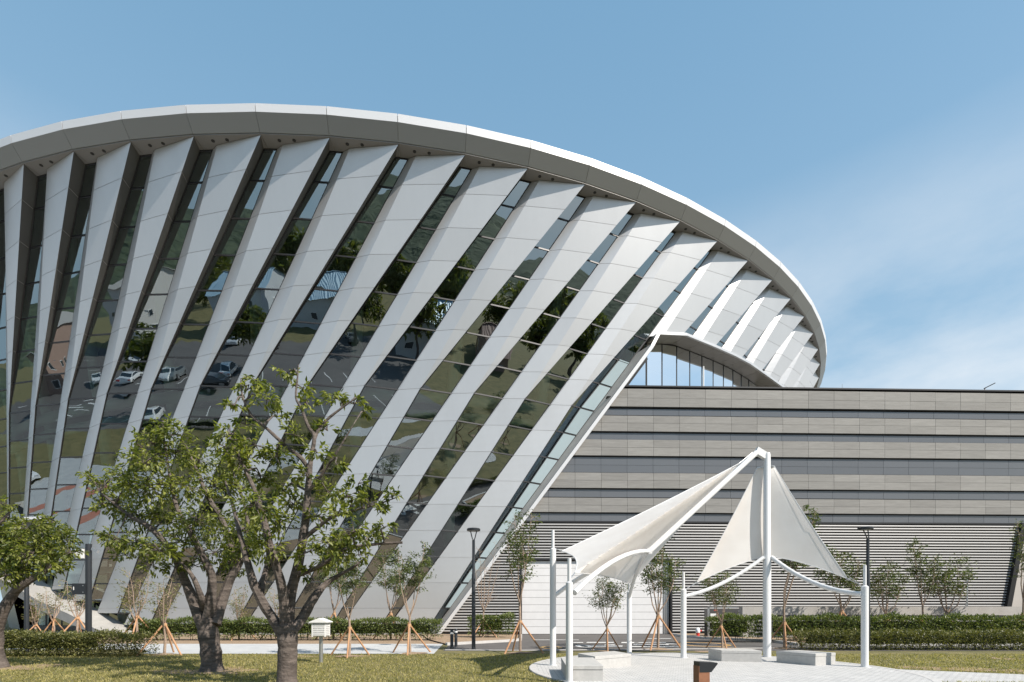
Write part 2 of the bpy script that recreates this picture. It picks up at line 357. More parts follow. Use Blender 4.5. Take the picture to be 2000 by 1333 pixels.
def core_mesh(z0):
    zs = [z0] + [z for z in ROWS if z > z0 + .05]
    mb = MB(); vs = []; fs = []
    def ins(p, o=-.022):
        q = p.copy(); rr = math.hypot(q.x, q.y); q.x *= (rr + o) / rr; q.y *= (rr + o) / rr; return q
    def shrink(pts):
        c = (pts[0] + pts[-1]) / 2
        return [p.lerp(c, .02) for p in pts]
    for i in range(len(zs) - 1):
        top = (zs[i] + zs[i + 1]) / 2 > KZ
        a = [ins(p) for p in shrink(prof(max(zs[i], KZ + 1e-4) if top else zs[i], top))]; b = [ins(p) for p in shrink(prof(zs[i + 1], top))]
        n = len(a); mb.add(a + b, [(j, j + 1, n + j + 1, n + j) for j in range(n - 1)])
    return mb.mesh('fin', m_core)
KMIN, KMAX = -4, 23
# where the fins start: the entrance opening cuts the left ones, the low stone wing the right ones
ZCUT = {-4: 7.7, -3: 7.7, -2: 7.7, -1: 7.7, 0: 7.7, 1: 7.7, 2: 5.2, 3: 2.9, 4: 2.1, 5: 1.3, 6: .55}
CORES = {}
def toworld(v): return v + Vector((CX, CY, 0))

# arch over the wing roof: points traced on the fin surface
ARCH_PX = [(1286, 650), (1338, 652.4), (1396, 676), (1434, 693), (1462, 708), (1500, 735), (1533, 759), (1556, 785)]
def r_out(z): p = lC(max(z, KZ)); return math.hypot(p.x, p.y) + .10
def ray_drum(px, py, dr=0.0):
    lo = 20.0
    prev = None
    for i in range(4000):
        Y = lo + i * .02; p = at(px, py, Y)
        d = math.hypot(p.x - CX, p.y - CY) - (r_out(p.z) + dr)
        if d <= 0: return p
    return None
ARCH = [ray_drum(*q) for q in ARCH_PX]
def radial(p): return Vector((p.x - CX, p.y - CY, 0)).normalized()
def clip_arch(me, k):
    """drop what lies under the arch; works in world coordinates"""
    bm = bmesh.new(); bm.from_mesh(me)
    Mw = Matrix.Translation((CX, CY, 0)) @ Matrix.Rotation(k * DT, 4, 'Z'); bm.transform(Mw)
    c = sum((v.co for v in bm.verts), Vector()) / len(bm.verts)
    ang = lambda p: math.atan2(p.x - CX, -(p.y - CY))
    a = ang(c); best = None
    A = [ang(p) for p in ARCH]
    ini = len(bm.faces)
    # use the segment(s) whose angular span overlaps the piece
    vmin = min(ang(v.co) for v in bm.verts); vmax = max(ang(v.co) for v in bm.verts)
    segs = [i for i in range(len(ARCH) - 1) if A[i + 1] > vmin and A[i] < vmax]
    if not segs: bm.free(); return me, False
    zlo = min(v.co.z for v in bm.verts)
    zmax = max(max(ARCH[i].z, ARCH[i + 1].z) for i in segs)
    if zlo > zmax: bm.free(); return me, False
    i = min(segs, key=lambda i: abs((A[i] + A[i + 1]) / 2 - a))
    p, q = ARCH[i], ARCH[i + 1]; n = (q - p).cross(radial((p + q) / 2)).normalized()
    if n.z < 0: n = -n
    bmesh.ops.bisect_plane(bm, geom=bm.verts[:] + bm.edges[:] + bm.faces[:], plane_co=p, plane_no=n, clear_inner=True)
    if not bm.faces: bm.free(); return None, True
    bm.transform(Mw.inverted()); m2 = bpy.data.meshes.new(me.name); bm.to_mesh(m2); bm.free()
    for mm in me.materials: m2.materials.append(mm)
    return m2, True

def frame_bars(za, zb, name='window_strip'):
    mb = MB()
    zs = [za] + [z for z in ROWS if za + .05 < z < zb - .05] + [zb]
    def ins(p, o):
        q = p.copy(); rr = math.hypot(q.x, q.y); q.x *= (rr + o) / rr; q.y *= (rr + o) / rr; return q
    for i, z in enumerate(zs):
        w = .075
        mb.bar(ins(lR(z), -.03), ins(lAn(z), -.03), .08, w)
    for i in range(len(zs) - 1):
        for fn in (lR, lAn):
            mb.bar(ins(fn(zs[i]), -.03), ins(fn(zs[i + 1]), -.03), .05, .10)
    return mb.mesh(name, m_frame)
def pane_mesh(z0, z1):
    g = .03
    def ins(p, o):
        q = p.copy(); rr = math.hypot(q.x, q.y); q.x *= (rr + o) / rr; q.y *= (rr + o) / rr; return q
    o = -.035; a, b, c, d = [ins(p, o) for p in (lR(z0 + g), lAn(z0 + g), lAn(z1 - g), lR(z1 - g))]
    ab = (b - a).normalized() * .02; a, d = a + ab, d + ab; b, c = b - ab, c - ab
    n = (b - a).cross(d - a).normalized()
    if n.dot(Vector((a.x, a.y, 0))) < 0: n = -n
    # flatten the fourth corner into the plane of the others (a real pane is flat)
    c = c - n * (c - a).dot(n)
    mb = MB(); off = -n * .02; mb.add([a, b, c, d], [(0, 1, 2, 3)]); return mb.mesh('pane', m_glass, fix=False), n
PANE = []
for i in range(16):
    me, n = pane_mesh(ROWS[i], ROWS[i + 1]); me.update()
    if me.polygons[0].normal.dot(n) < 0: me.flip_normals()
    PANE.append(me)
STRIPS = {}
for k in range(KMIN, KMAX + 1):
    z0 = ZCUT.get(k, 0)
    if k >= 13: z0 = 12.4
    key = round(z0, 2)
    if key not in CORES: CORES[key] = core_mesh(z0)
    cme = CORES[key]; cl = False
    if k >= 13:
        cme, cl = clip_arch(cme, k)
        if cme is None: continue
    fin = link('fin', cme, drum, rz=k * DT)
    for i in range(16):
        za, zb = ROWS[i], ROWS[i + 1]
        if zb < z0 + .15: continue
        me = PAN[i]
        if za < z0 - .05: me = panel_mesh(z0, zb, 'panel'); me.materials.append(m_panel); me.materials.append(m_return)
        if k >= 13:
            me, cl = clip_arch(me, k)
            if me is None: continue
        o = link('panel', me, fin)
    # glazing to the right of this fin
    if k == KMAX: continue
    zg = max(z0, ZCUT.get(k + 1, 0)) if k < 12 else (0 if k == 12 else 12.4)
    if k <= 1: zg = 7.7
    key = round(zg, 2)
    if key not in STRIPS: STRIPS[key] = frame_bars(zg, ZC)
    fme = STRIPS[key]
    if k >= 13:
        fme, cl = clip_arch(fme, k)
        if fme is None: continue
    st = link('window_strip', fme, drum, rz=k * DT)
    for i in range(16):
        za, zb = ROWS[i], ROWS[i + 1]
        if zb < zg + .15: continue
        me = PANE[i]
        if za < zg - .05: me, n = pane_mesh(zg, zb)
        if k >= 13:
            me, cl = clip_arch(me, k)
            if me is None: continue
        link('pane', me, st)
# sills under the cut-off strips beside the entrance
for k in range(-4, 2):
    mb = MB(); mb.bar(lR(7.66), lAn(7.66), .35, .16); link('sill', mb.mesh('sill', m_fascia), drum, rz=k * DT)

# eave: coping band, sloping fascia, soffit with downlights
NSEG = int(round(2 * math.pi / DT))
def ring(r, z, t=0): return P(r, t, z)
def plate(pts, name, mat, th=.04):
    mb = MB(); n = (pts[1] - pts[0]).cross(pts[3] - pts[0]).normalized()
    out = Vector((pts[0].x, pts[0].y, 0)).normalized() + Vector((0, 0, -.1 if pts[0].z < pts[3].z else .5))
    mb.prism(pts, n * th if n.dot(out) < 0 else -n * th); return mb.mesh(name, mat)
e = .008 / 49
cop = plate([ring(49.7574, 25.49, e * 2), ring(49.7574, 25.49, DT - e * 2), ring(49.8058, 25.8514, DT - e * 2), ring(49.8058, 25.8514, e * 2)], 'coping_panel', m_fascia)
fas = plate([ring(49.30, 24.915, e), ring(49.30, 24.915, DT - e), ring(49.76, 25.48, DT - e), ring(49.76, 25.48, e)], 'fascia_panel', m_fascia_shade)
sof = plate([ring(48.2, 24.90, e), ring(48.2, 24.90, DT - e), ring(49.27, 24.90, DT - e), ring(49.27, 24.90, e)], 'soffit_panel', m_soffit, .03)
mbl = MB(); mbl.lathe([(.085, -.012), (.085, .03)], 14); dl_me = mbl.mesh('downlight', m_black)
mbr = MB(); mbr.add(*(lambda N: ([ (r * math.cos(2*math.pi*i/N), r * math.sin(2*math.pi*i/N), -.014) for r in (.085, .115) for i in range(N)],
        [(i, (i+1) % N, N + (i+1) % N, N + i) for i in range(N)]))(14)); rim_me = mbr.mesh('rim', m_soffit)
for k in range(KMIN - 1, KMAX + 4):
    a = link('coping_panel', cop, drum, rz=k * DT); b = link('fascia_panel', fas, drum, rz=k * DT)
    s = link('soffit_panel', sof, drum, rz=k * DT)
    for t, rr in ((.016, 48.93), (.031, 48.96)):
        d = link('downlight', dl_me, s); d.location = P(rr, t, 24.862)
mb = MB(); N = NSEG
prof_e = [(36, 25.3), (48.2, 24.93), (49.25, 24.95), (49.70, 25.5), (49.74, 25.83), (49.6, 25.84), (40, 26.3), (20, 26.8), (.5, 26.9)]
vs = []; fs = []
for i in range(N):
    for r, z in prof_e:
        vs.append(P(r, i * DT * (2 * math.pi / (NSEG * DT)), z))
n = len(prof_e)
for i in range(N):
    for j in range(n - 1): fs.append((i * n + j, i * n + j + 1, ((i + 1) % N) * n + j + 1, ((i + 1) % N) * n + j))
mb.add(vs, fs); mb.obj('roof', m_core, drum)
# rear wall, inner drum, floors, steel inside
mb = MB(); vs = []; fs = []
a0, a1 = T0 + (KMAX - .6) * DT, T0 + KMIN * DT + 2 * math.pi - .1
cols = 60
for i in range(cols + 1):
    t = a0 + (a1 - a0) * i / cols
    for r, z in ((42.8, 0), (45.2, 14), (48.3, 24.92)): vs.append((r * math.sin(t), -r * math.cos(t), z))
for i in range(cols):
    for j in range(2): fs.append((i * 3 + j, i * 3 + j + 1, i * 3 + 4 + j, i * 3 + 3 + j))
mb.add(vs, fs); mb.obj('rear_wall', m_panel, drum)
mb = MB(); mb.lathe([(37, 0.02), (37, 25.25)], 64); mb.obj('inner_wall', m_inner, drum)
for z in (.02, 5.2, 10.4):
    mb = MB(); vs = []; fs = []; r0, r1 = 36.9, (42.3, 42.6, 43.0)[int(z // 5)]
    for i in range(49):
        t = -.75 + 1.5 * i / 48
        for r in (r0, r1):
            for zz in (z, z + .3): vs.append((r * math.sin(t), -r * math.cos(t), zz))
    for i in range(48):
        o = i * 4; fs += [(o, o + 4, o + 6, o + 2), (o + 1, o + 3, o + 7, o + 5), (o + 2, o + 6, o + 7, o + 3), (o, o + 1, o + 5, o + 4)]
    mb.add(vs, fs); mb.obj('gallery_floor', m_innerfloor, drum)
for r, z, rad in ((43.7, 14.5, .34), (43.5, 13.5, .30), (42.3, 4.2, .22)):
    mb = MB(); pts = []
    for i in range(45):
        t = -.62 + 1.2 * i / 44; pts.append((r * math.sin(t), -r * math.cos(t), z))
    mb.tube(pts, rad, 10); mb.obj('ring_pipe', m_pipe, drum, smooth=True)
for i in range(9):
    t = -.60 + .135 * i
    mb = MB(); f = lambda r, tt, z: (r * math.sin(tt), -r * math.cos(tt), z)
    mb.tube([f(41.6, t, 0), f(43.0, t, 13.6), f(45.6, t + .02, 24.9)], [.36, .36, .3], 12); mb.obj('column', m_pipe, drum, smooth=True)

# entrance: sloping lip that cuts the fins on the left, dark glazing under it
LIP = [(-150, 1010), (-60, 1062), (0, 1098), (83, 1137), (126, 1162), (184, 1187), (230, 1213), (268, 1234)]
mbt = MB(); up_in = []; up_out = []; lo_out = []; lo_in = []
for px, py in LIP:
    def on_cone(off):
        for i in range(3000):
            p = at(px, py, 24 + i * .02); zc = max(p.z, 0.05)
            l = lA(zc); rr = math.hypot(l.x, l.y)
            if math.hypot(p.x - CX, p.y - CY) < rr + off: return p
        return at(px, py, 34)
    p = on_cone(-.25); u = radial(p)
    up_in.append(p + Vector((0, 0, .03))); q = p + u * 1.45 + Vector((0, 0, -.42)); up_out.append(q); lo_out.append(q + Vector((0, 0, -.66)) - u * .12); lo_in.append(p + Vector((0, 0, -.9)) - u * .4)
for arr in (up_in, up_out, lo_out, lo_in):
    for v in arr: v.z = max(v.z, -.05)
n = len(LIP)
lip = MB(); lip.add(up_in + up_out + lo_out + lo_in, [(a * n + i, a * n + i + 1, ((a + 1) % 4) * n + i + 1, ((a + 1) % 4) * n + i) for a in range(4) for i in range(n - 1)] + [(0, n, 2 * n, 3 * n), (n - 1, 2 * n - 1, 3 * n - 1, 4 * n - 1)])
lo = lip.obj('entrance_lip', M('lip_concrete', (.27, .26, .245), .8, noise=(1.2, (.34, .33, .31), 6, .35, .7)), None); lo.parent = drum; lo.location = (-CX, -CY, 0)
eg = MB()
for i in range(19):
    t = -.98 + i * .036; p0 = (41.7 * math.sin(t), -41.7 * math.cos(t), 0); p1 = (41.7 * math.sin(t), -41.7 * math.cos(t), 7.8)
    eg.bar(p0, p1, .07, .12)
for z in (.06, 2.6, 5.2, 7.8):
    for i in range(18):
        t = -.98 + i * .036; t2 = t + .036
        eg.bar((41.7 * math.sin(t), -41.7 * math.cos(t), z), (41.7 * math.sin(t2), -41.7 * math.cos(t2), z), .07, .08)
ego = eg.obj('entrance_glazing', m_frame, drum)
m_eglass = glassmat('entrance_glass', .38, (.85, .86, .85), (.2, .22, .22), .002)
for i in range(18):
    for j in range(3):
        t = -.98 + i * .036 + .0012; t2 = t + .0336; za, zb = (.1, 2.64, 5.24)[j], (2.56, 5.16, 7.76)[j]
        mb = MB(); mb.add([(41.7 * math.sin(t), -41.7 * math.cos(t), za), (41.7 * math.sin(t2), -41.7 * math.cos(t2), za), (41.7 * math.sin(t2), -41.7 * math.cos(t2), zb), (41.7 * math.sin(t), -41.7 * math.cos(t), zb)], [(0, 1, 2, 3)])
        mb.obj('pane', m_eglass, ego, fix=False)
mb = MB(); vs = []; fs = []
for i in range(19):
    t = -.98 + i * .036
    for r in (41.6, 43.7): vs.append((r * math.sin(t), -r * math.cos(t), 7.75))
for i in range(18): fs.append((2 * i, 2 * i + 1, 2 * i + 3, 2 * i + 2))
mb.add(vs, fs); mb.obj('entrance_ceiling', m_soffit, drum, fix=False)

m_archsof = M('arch_soffit_metal', (.25, .235, .22), .4, .3, var=.04)
# arch trim, its soffit and the curved window behind it
trim = MB(); n = len(ARCH)
fo = [p + radial(p) * .14 for p in ARCH]
lo_ = [p + Vector((0, 0, -.17)) + radial(p) * .14 for p in ARCH]
bk = [p - radial(p) * 1.0 for p in ARCH]; bl = [p - radial(p) * 1.0 + Vector((0, 0, -.17)) for p in ARCH]
trim.add(fo + lo_ + bl + bk, [(a * n + i, a * n + i + 1, ((a + 1) % 4) * n + i + 1, ((a + 1) % 4) * n + i) for a in range(4) for i in range(n - 1)] + [(0, n, 2 * n, 3 * n), (n - 1, 2 * n - 1, 3 * n - 1, 4 * n - 1)])
o = trim.obj('arch_trim', m_panel, drum); o.location = (-CX, -CY, 0)
INSET = 1.25
s_in = [p - radial(p) * INSET + Vector((0, 0, -.20)) for p in ARCH]; s_out = [p - radial(p) * .01 + Vector((0, 0, -.18)) for p in ARCH]
for i in range(n - 1):
    for j in range(2):
        a, b = s_out[i].lerp(s_out[i + 1], j / 2 + .004), s_out[i].lerp(s_out[i + 1], (j + 1) / 2 - .004)
        c, d = s_in[i].lerp(s_in[i + 1], (j + 1) / 2 - .004), s_in[i].lerp(s_in[i + 1], j / 2 + .004)
        mb = MB(); mb.prism([a, b, c, d], (0, 0, .03)); o = mb.obj('arch_soffit_panel', m_archsof, drum); o.location = (-CX, -CY, 0)

# ------------------------------------------------------------------ stone wing
def wallY(X): return 31.72 + .03 * X
WX = Vector((1, .03, 0)).normalized(); WN = Vector((.03, -1, 0)).normalized()
wing = empty('stone_wing', (12, wallY(12), 0))
tag(wing, 'long low wing of grey stone bands, dark glass bands and white louvres', 'building')
WI = Matrix.Translation((12, wallY(12), 0)).inverted()
def W(X, z, out=0.0): return Vector((X, wallY(X), z)) + WN * out          # point on the wall face, pushed out towards the lawn
def wall_pt(px, py):
    k = (px - 1000) / F; Y = 31.72 / (1 - .03 * k); return k * Y, EYE + (HY - py) / F * Y
xa, za = wall_pt(862, 1236); xb, zb = wall_pt(1293, 655)
def diagX(z): return xa + (xb - xa) * (z - za) / (zb - za)
def clip_rect(x0, x1, z0, z1, g=0.0):
    """rectangle on the wall clipped to the right of the slanting edge"""
    poly = [(x0, z0), (x1, z0), (x1, z1), (x0, z1)]; out = []
    s = lambda p: p[0] - diagX(p[1]) - g
    for i in range(4):
        a, b = poly[i], poly[(i + 1) % 4]; sa, sb = s(a), s(b)
        if sa >= 0: out.append(a)
        if sa * sb < 0: t = sa / (sa - sb); out.append((a[0] + t * (b[0] - a[0]), a[1] + t * (b[1] - a[1])))
    if len(out) < 3: return None
    ar = abs(sum(out[i][0] * out[(i + 1) % len(out)][1] - out[(i + 1) % len(out)][0] * out[i][1] for i in range(len(out)))) / 2
    return out if ar > .004 else None
XR = 44.0
def slab(x0, x1, z0, z1, out, th, name, mat, parent=None):
    poly = clip_rect(x0, x1, z0, z1)
    if not poly: return None
    mb = MB(); mb.prism([W(x, z, out) for x, z in poly], -WN * th); o = mb.obj(name, mat, None)
    o.data.transform(WI); o.parent = parent or wing; return o
KW = 32.1 / F
zz = lambda py: EYE + (HY - py) * KW
TOPZ = zz(758.6)
slab(-5, XR, 0, TOPZ - .05, -.20, .3, 'backing_wall', m_black)
BANDS = [('s', 762.5, 780.5, 797), ('g', 800.3, None, 812.6), ('s', 815, 829, 845), ('g', 847.5, None, 860), ('s', 861.5, 876.5, 892.4), ('g', 894.8, 910, 924.5),
         ('s', 926, 940.5, 955.5), ('g', 957.8, None, 972.5), ('s', 974.6, 989, 1002.5), ('g', 1004.8, None, 1019)]
PITCH = 1.621; X0 = gx(1427.6, 32.13) - 13 * PITCH
for kind, ya, ym, yb in BANDS:
    segs = [(ya, yb)] if ym is None else [(ya, ym), (ym, yb)]
    for a, b in segs:
        z1, z0 = zz(a) - (.006 if a != ya else 0), zz(b) + (.006 if b != yb else 0)
        for i in range(0, 33):
            x0 = X0 + i * PITCH + .007; x1 = x0 + PITCH - .014
            if x1 > XR: break
            if kind == 's': slab(x0, x1, z0, z1, random.uniform(.060, .068), .06, 'stone_panel', m_stone)
            else: slab(x0, x1, z0, z1, random.uniform(-.062, -.058), .03, 'glass_panel', m_bandglass)
    if kind == 's': slab(-5, XR, zz(yb) - .05, zz(yb) - .01, .02, .1, 'shadow_strip', m_black)  # black strip painted in as the shadow line below each stone band
slab(-5, XR, TOPZ - .02, TOPZ + .07, .12, .5, 'wall_coping', m_frame)
slab(-5, XR, zz(1022) - .02, zz(1019) - .01, .03, .1, 'louvre_head', m_frame)
# louvres around the loading door
DX0, DX1, DZ = wall_pt(1019, 1100)[0], wall_pt(1309, 1100)[0], wall_pt(1160, 1095)[1]
ztop = zz(1022) - .05; per = .172; nl = int(ztop / per)
mb = MB()
def louver(x0, x1, z):
    poly = clip_rect(x0, x1, z, z + .01)
    if not poly: return
    xs = [p[0] for p in poly]; x0, x1 = min(xs), max(xs)
    if x1 - x0 < .05: return
    prof_l = [(.03, .0), (.035, .015), (-.06, .125), (-.075, .125), (-.015, .01)]       # outer lip low, blade rising to the back
    prof_l = [(.04, .092), (.055, .022), (.046, .008), (-.05, -.010), (-.06, .0), (.036, .026), (.026, .092)]
    m = MB(); a = [W(x0, z + dz, o) for o, dz in prof_l]; b = [W(x1, z + dz, o) for o, dz in prof_l]; k = len(a)
    m.add(a + b, [tuple(range(k - 1, -1, -1)), tuple(range(k, 2 * k))] + [(i, (i + 1) % k, (i + 1) % k + k, i + k) for i in range(k)])
    o = m.obj('louvre_blade', m_louver, None); o.data.transform(WI); o.parent = wing
slab(-5, XR, 0, ztop, -.14, .05, 'louvre_backing', m_louverback)
for i in range(nl):
    z = ztop - (i + 1) * per + .035
    if z + .06 < DZ + .1: louver(-6, DX0 - .12, z); louver(DX1 + .12, XR, z)
    else: louver(-6, XR, z)
for i in range(0, 60):                               # fine vertical joints of the louvre field
    x = X0 + i * 1.33
    if x > XR: break
    for a, b in ((0, ztop),):
        if DX0 - .2 < x < DX1 + .2: a = DZ + .15
        zl = a; b = min(b, za + (x - .1 - xa) / (xb - xa) * (zb - za))
        if zl < b - .2:
            m = MB(); m.bar(W(x, zl, -.05), W(x, b, -.05), .03, .08); o = m.obj('louvre_mullion', m_louverback, None); o.data.transform(WI); o.parent = wing
# loading door
def wbox(x0, x1, z0, z1, out, th, name, mat, parent=None):
    m = MB(); m.prism([W(x0, z0, out), W(x1, z0, out), W(x1, z1, out), W(x0, z1, out)], -WN * th); o = m.obj(name, mat, None)
    o.data.transform(WI); o.parent = parent or wing; return o
dr = wbox(DX0, DX1, 0, DZ, -.12, .05, 'loading_door', m_frame)
nsec = 10
for i in range(nsec):
    h = (DZ - .06) / nsec; wbox(DX0 + .02, DX1 - .45, .03 + i * h + .008, .03 + (i + 1) * h - .008, -.075, .04, 'door_section', m_whitedoor, dr)
wbox(DX1 - .42, DX1 - .06, .03, DZ - .06, -.08, .03, 'side_panel', m_steel, dr)
for x in (DX1 - .36, DX1 - .24, DX1 - .12): wbox(x - .012, x + .012, .03, DZ - .06, -.06, .02, 'guide_rail', m_steel, dr)
wbox(DX0 - .12, DX0, 0, DZ + .12, .07, .2, 'door_jamb', m_frame, dr); wbox(DX1, DX1 + .12, 0, DZ + .12, .07, .2, 'door_jamb', m_frame, dr)
wbox(DX0 - .13, DX1 + .13, DZ, DZ + .13, .075, .2, 'door_head', m_frame, dr)
# slanting edge between drum and wing: pale strip, white trim
def d_in(z): return toworld(rot(lA(z), 13))
zs = [0, 2, 4, 6, 8, 10, 12, 14, 16, 17.4, 18.0]
m = MB(); a = [d_in(z) for z in zs]; b = [W(diagX(z) - .13, z, .17) for z in zs]; bb = [W(diagX(z) - .13, z, -.35) for z in zs]; aa = [p + Vector((0, .5, 0)) for p in a]
nn = len(zs)
m.add(a + b + bb + aa, [(q * nn + i, q * nn + i + 1, ((q + 1) % 4) * nn + i + 1, ((q + 1) % 4) * nn + i) for q in range(4) for i in range(nn - 1)])
o = m.obj('slanting_reveal', m_concpale, None); o.parent = drum; o.location = (-CX, -CY, 0)
m = MB(); m.bar(W(diagX(-.1) - .07, -.1, .1), W(diagX(17.7) - .07, 17.7, .1), .20, .42, up=WN); m.bar(W(diagX(17.65) - .07, 17.65, .1), ARCH[0] + Vector((0, 0, -.1)), .20, .36, up=WN); o = m.obj('slanting_trim', m_fascia, None); o.parent = drum; o.location = (-CX, -CY, 0)
# pale glass panes in the strip beside the slanting edge
for i in range(1, 12):
    z0, z1 = ROWS[i] + .05, min(ROWS[i + 1] - .05, 17.3)
    def pr(z, s):
        l0 = toworld(rot(lR(z), 12)); l1 = toworld(rot(lAn(z), 12)); p = l0.lerp(l1, s); u = radial(p); return p + u * .035
    m = MB(); m.add([pr(z0, .40), pr(z0, .97), pr(z1, .97), pr(z1, .40)], [(0, 1, 2, 3)]); o = m.obj('spandrel_pane', m_glass_pale, None, fix=False); o.parent = drum; o.location = (-CX, -CY, 0)
    m = MB(); m.bar(pr(z0, .39), pr(z1, .39), .04, .06); o = m.obj('mullion', m_frame, None); o.parent = drum; o.location = (-CX, -CY, 0)
# curved window on the wing roof, behind the arch
RW = [p - radial(p) * (INSET - .12) for p in ARCH]
left = W(diagX(14.6) + .3, 14.6, -1.6)
wx = [(1213, None), (1271, 679), (1312, 679), (1342, 690), (1370, 702), (1394, 712), (1416, 720), (1438, 731), (1458, 741), (1478, 755)]
wframe = MB(); base = TOPZ - .4; bot = []; top = []
angs = [math.atan2(p.x - CX, -(p.y - CY)) for p in RW]
rw = [math.hypot(p.x - CX, p.y - CY) for p in RW]
def win_at(t):
    r = np.interp(t, angs, rw); z = np.interp(t, angs, [p.z - .19 for p in RW]); return Vector((CX + r * math.sin(t), CY - r * math.cos(t), z))
ts = list(np.linspace(angs[0] - .0, angs[5] + .01, 11))
tops = [win_at(t) for t in ts]
tops[0] = win_at(angs[0]) + Vector((0, 0, 0))
wo_ = empty('curved_window', (0, 0, 0)); wo_.parent = drum; wo_.location = (-CX, -CY, 0)
for i in range(len(ts) - 1):
    a, b = tops[i], tops[i + 1]; a0_, b0_ = Vector((a.x, a.y, base)), Vector((b.x, b.y, base))
    dd = (b - a).normalized() * .03
    mb = MB(); mb.add([a0_ + dd, b0_ - dd, b - dd, a + dd], [(0, 1, 2, 3)]); o = mb.obj('pane', m_glass_clear, wo_, fix=False)
    mb = MB(); mb.bar(a0_, a, .045, .08); mb.bar(a, b, .05, .08); mb.obj('mullion', m_frame, wo_)
# left slanting pane closing the window to the slanted edge
pa = W(diagX(TOPZ - .4) + .12, TOPZ - .4, -.5); pb = W(diagX(17.3) + .12, 17.3, -.5)
t0_ = tops[0]
mb = MB(); mb.add([pa, Vector((t0_.x, t0_.y, base)), t0_, pb], [(0, 1, 2, 3)]); mb.obj('pane', m_glass_clear, wo_, fix=False)
mb = MB(); mb.bar(pa, pb, .08, .12); mb.bar(Vector((t0_.x, t0_.y, base)), t0_, .07, .14); mb.obj('mullion', m_frame, wo_)
# something pale stands behind the window: blinds and the room wall
mb = MB(); vs = []; fs = []
for i, t in enumerate(np.linspace(angs[0] - .06, angs[5] + .05, 20)):
    r = np.interp(t, angs, rw) - 2.2
    vs += [(CX + r * math.sin(t), CY - r * math.cos(t), base - .2), (CX + r * math.sin(t), CY - r * math.cos(t), 18.6)]
for i in range(19): fs.append((2 * i, 2 * i + 2, 2 * i + 3, 2 * i + 1))
mb.add(vs, fs); mb.obj('room_wall', M('pale_room_wall', (.75, .80, .80), .8), wo_, fix=False)
# wing roof, behind the parapet, outside the drum
mb = MB(); pts = []
for i in range(30):
    t = .42 + i * .04; r = 46.0; pts.append((CX + r * math.sin(t), CY - r * math.cos(t), TOPZ - .45))
pts = [p for p in pts if p[1] > wallY(p[0]) + .4]
poly = [(XR, wallY(XR) + .3, TOPZ - .45), (XR, 90, TOPZ - .45)] + [(pts[-1][0], 90, TOPZ - .45)] + pts[::-1] + [(pts[0][0], wallY(pts[0][0]) + .3, TOPZ - .45)]
mb.add(poly, [tuple(range(len(poly)))]); o = mb.obj('roof', M('roof_membrane', (.13, .125, .12), .85), None, fix=False); o.data.transform(WI); o.parent = wing
# end of the wing far right: slanting dark reveal
m = MB(); a0_ = wall_pt(1994, 1024); b0_ = wall_pt(1964, 1186)
m.bar(W(a0_[0], a0_[1], .12), W(b0_[0], b0_[1], .12), .30, .25, up=WN); o = m.obj('slanting_reveal', m_frame, None); o.data.transform(WI); o.parent = wing
m = MB(); m.prism([W(a0_[0] + .15, a0_[1], .1), W(a0_[0] + 4, a0_[1], .1), W(a0_[0] + 4, 1.6, .1), W(b0_[0] + .15, 1.6, .1)], WN * .02)
o = m.obj('reveal_panel', m_concpale, None); o.data.transform(WI); o.parent = wing

# ------------------------------------------------------------------ ground pieces in front of the wing
def kerb(name, pts, h=.14, w=.16):
    mb = MB()
    for a, b in zip(pts[:-1], pts[1:]):
        a = Vector((a[0], a[1], h / 2 - .02)); b = Vector((b[0], b[1], h / 2 - .02)); mb.bar(a, b, w, h)
    return struct(mb.obj(name, m_kerb))
kp = [gnd(*q) for q in ((1312, 1241), (1340, 1245), (1375, 1248.5), (1430, 1251), (1500, 1254), (1556, 1261), (1700, 1262), (2300, 1262))]
kerb('kerb', kp)
sheet('planting_bed', [(p.x, p.y + .08) for p in kp] + [(40, 31.4), (kp[0].x, 31.4)], .09, m_soil)
kl = [gnd(*q) for q in ((872, 1261), (930, 1258), (1000, 1254), (1016, 1252), (1017, 1243))]
kerb('kerb', kl)
sheet('planting_bed', [(p.x, p.y + .08) for p in kl] + [(-5.5, 31.4), (-4.2, 26)], .06, m_soil)
kerb('kerb', [gnd(*q) for q in ((870, 1270.5), (1010, 1271.5), (1180, 1270), (1420, 1268), (1556, 1266))], .05, .12)
# painted road lettering and lane figures on the driveway
def paint(name, quads, mat, z=.014):
    mb = MB()
    for qd in quads: mb.add([(gnd(*p).x, gnd(*p).y, z) for p in qd], [tuple(range(len(qd)))])
    return struct(mb.obj(name, mat, fix=False))
def stroke(x0, x1, y, h=1.3): return [(x0, y), (x1, y), (x1 + 1.5, y - h), (x0 + 1.5, y - h)]
qs = [stroke(1119, 1138, 1256.5), stroke(1145, 1198, 1256.5, 1.6), stroke(1150, 1215, 1264, 2.0), stroke(1180, 1200, 1261, 1.2), stroke(1213, 1246, 1257, 2.0), stroke(1238, 1300, 1256.4, 1.2),
      stroke(1236, 1305, 1260.5, 1.4), stroke(1232, 1330, 1264.6, 1.6), stroke(1262, 1310, 1248.5, .8), stroke(1040, 1130, 1251, .7), stroke(1300, 1322, 1259, 1.0)]
paint('road_lettering', qs, m_marking)
def ringmark(cx_, cy_, rx, ry, w, mat, name):
    N = 36; c = gnd(cx_, cy_); rX = rx * c.y / F; rY = abs(gnd(cx_, cy_ - ry).y - c.y)
    mb = MB(); vs = [(c.x + (rX - o) * math.cos(2 * math.pi * i / N), c.y + (rY - o) * math.sin(2 * math.pi * i / N), .015) for o in (0, w) for i in range(N)]
    mb.add(vs, [(i, (i + 1) % N, N + (i + 1) % N, N + i) for i in range(N)]); return struct(mb.obj(name, mat, fix=False))
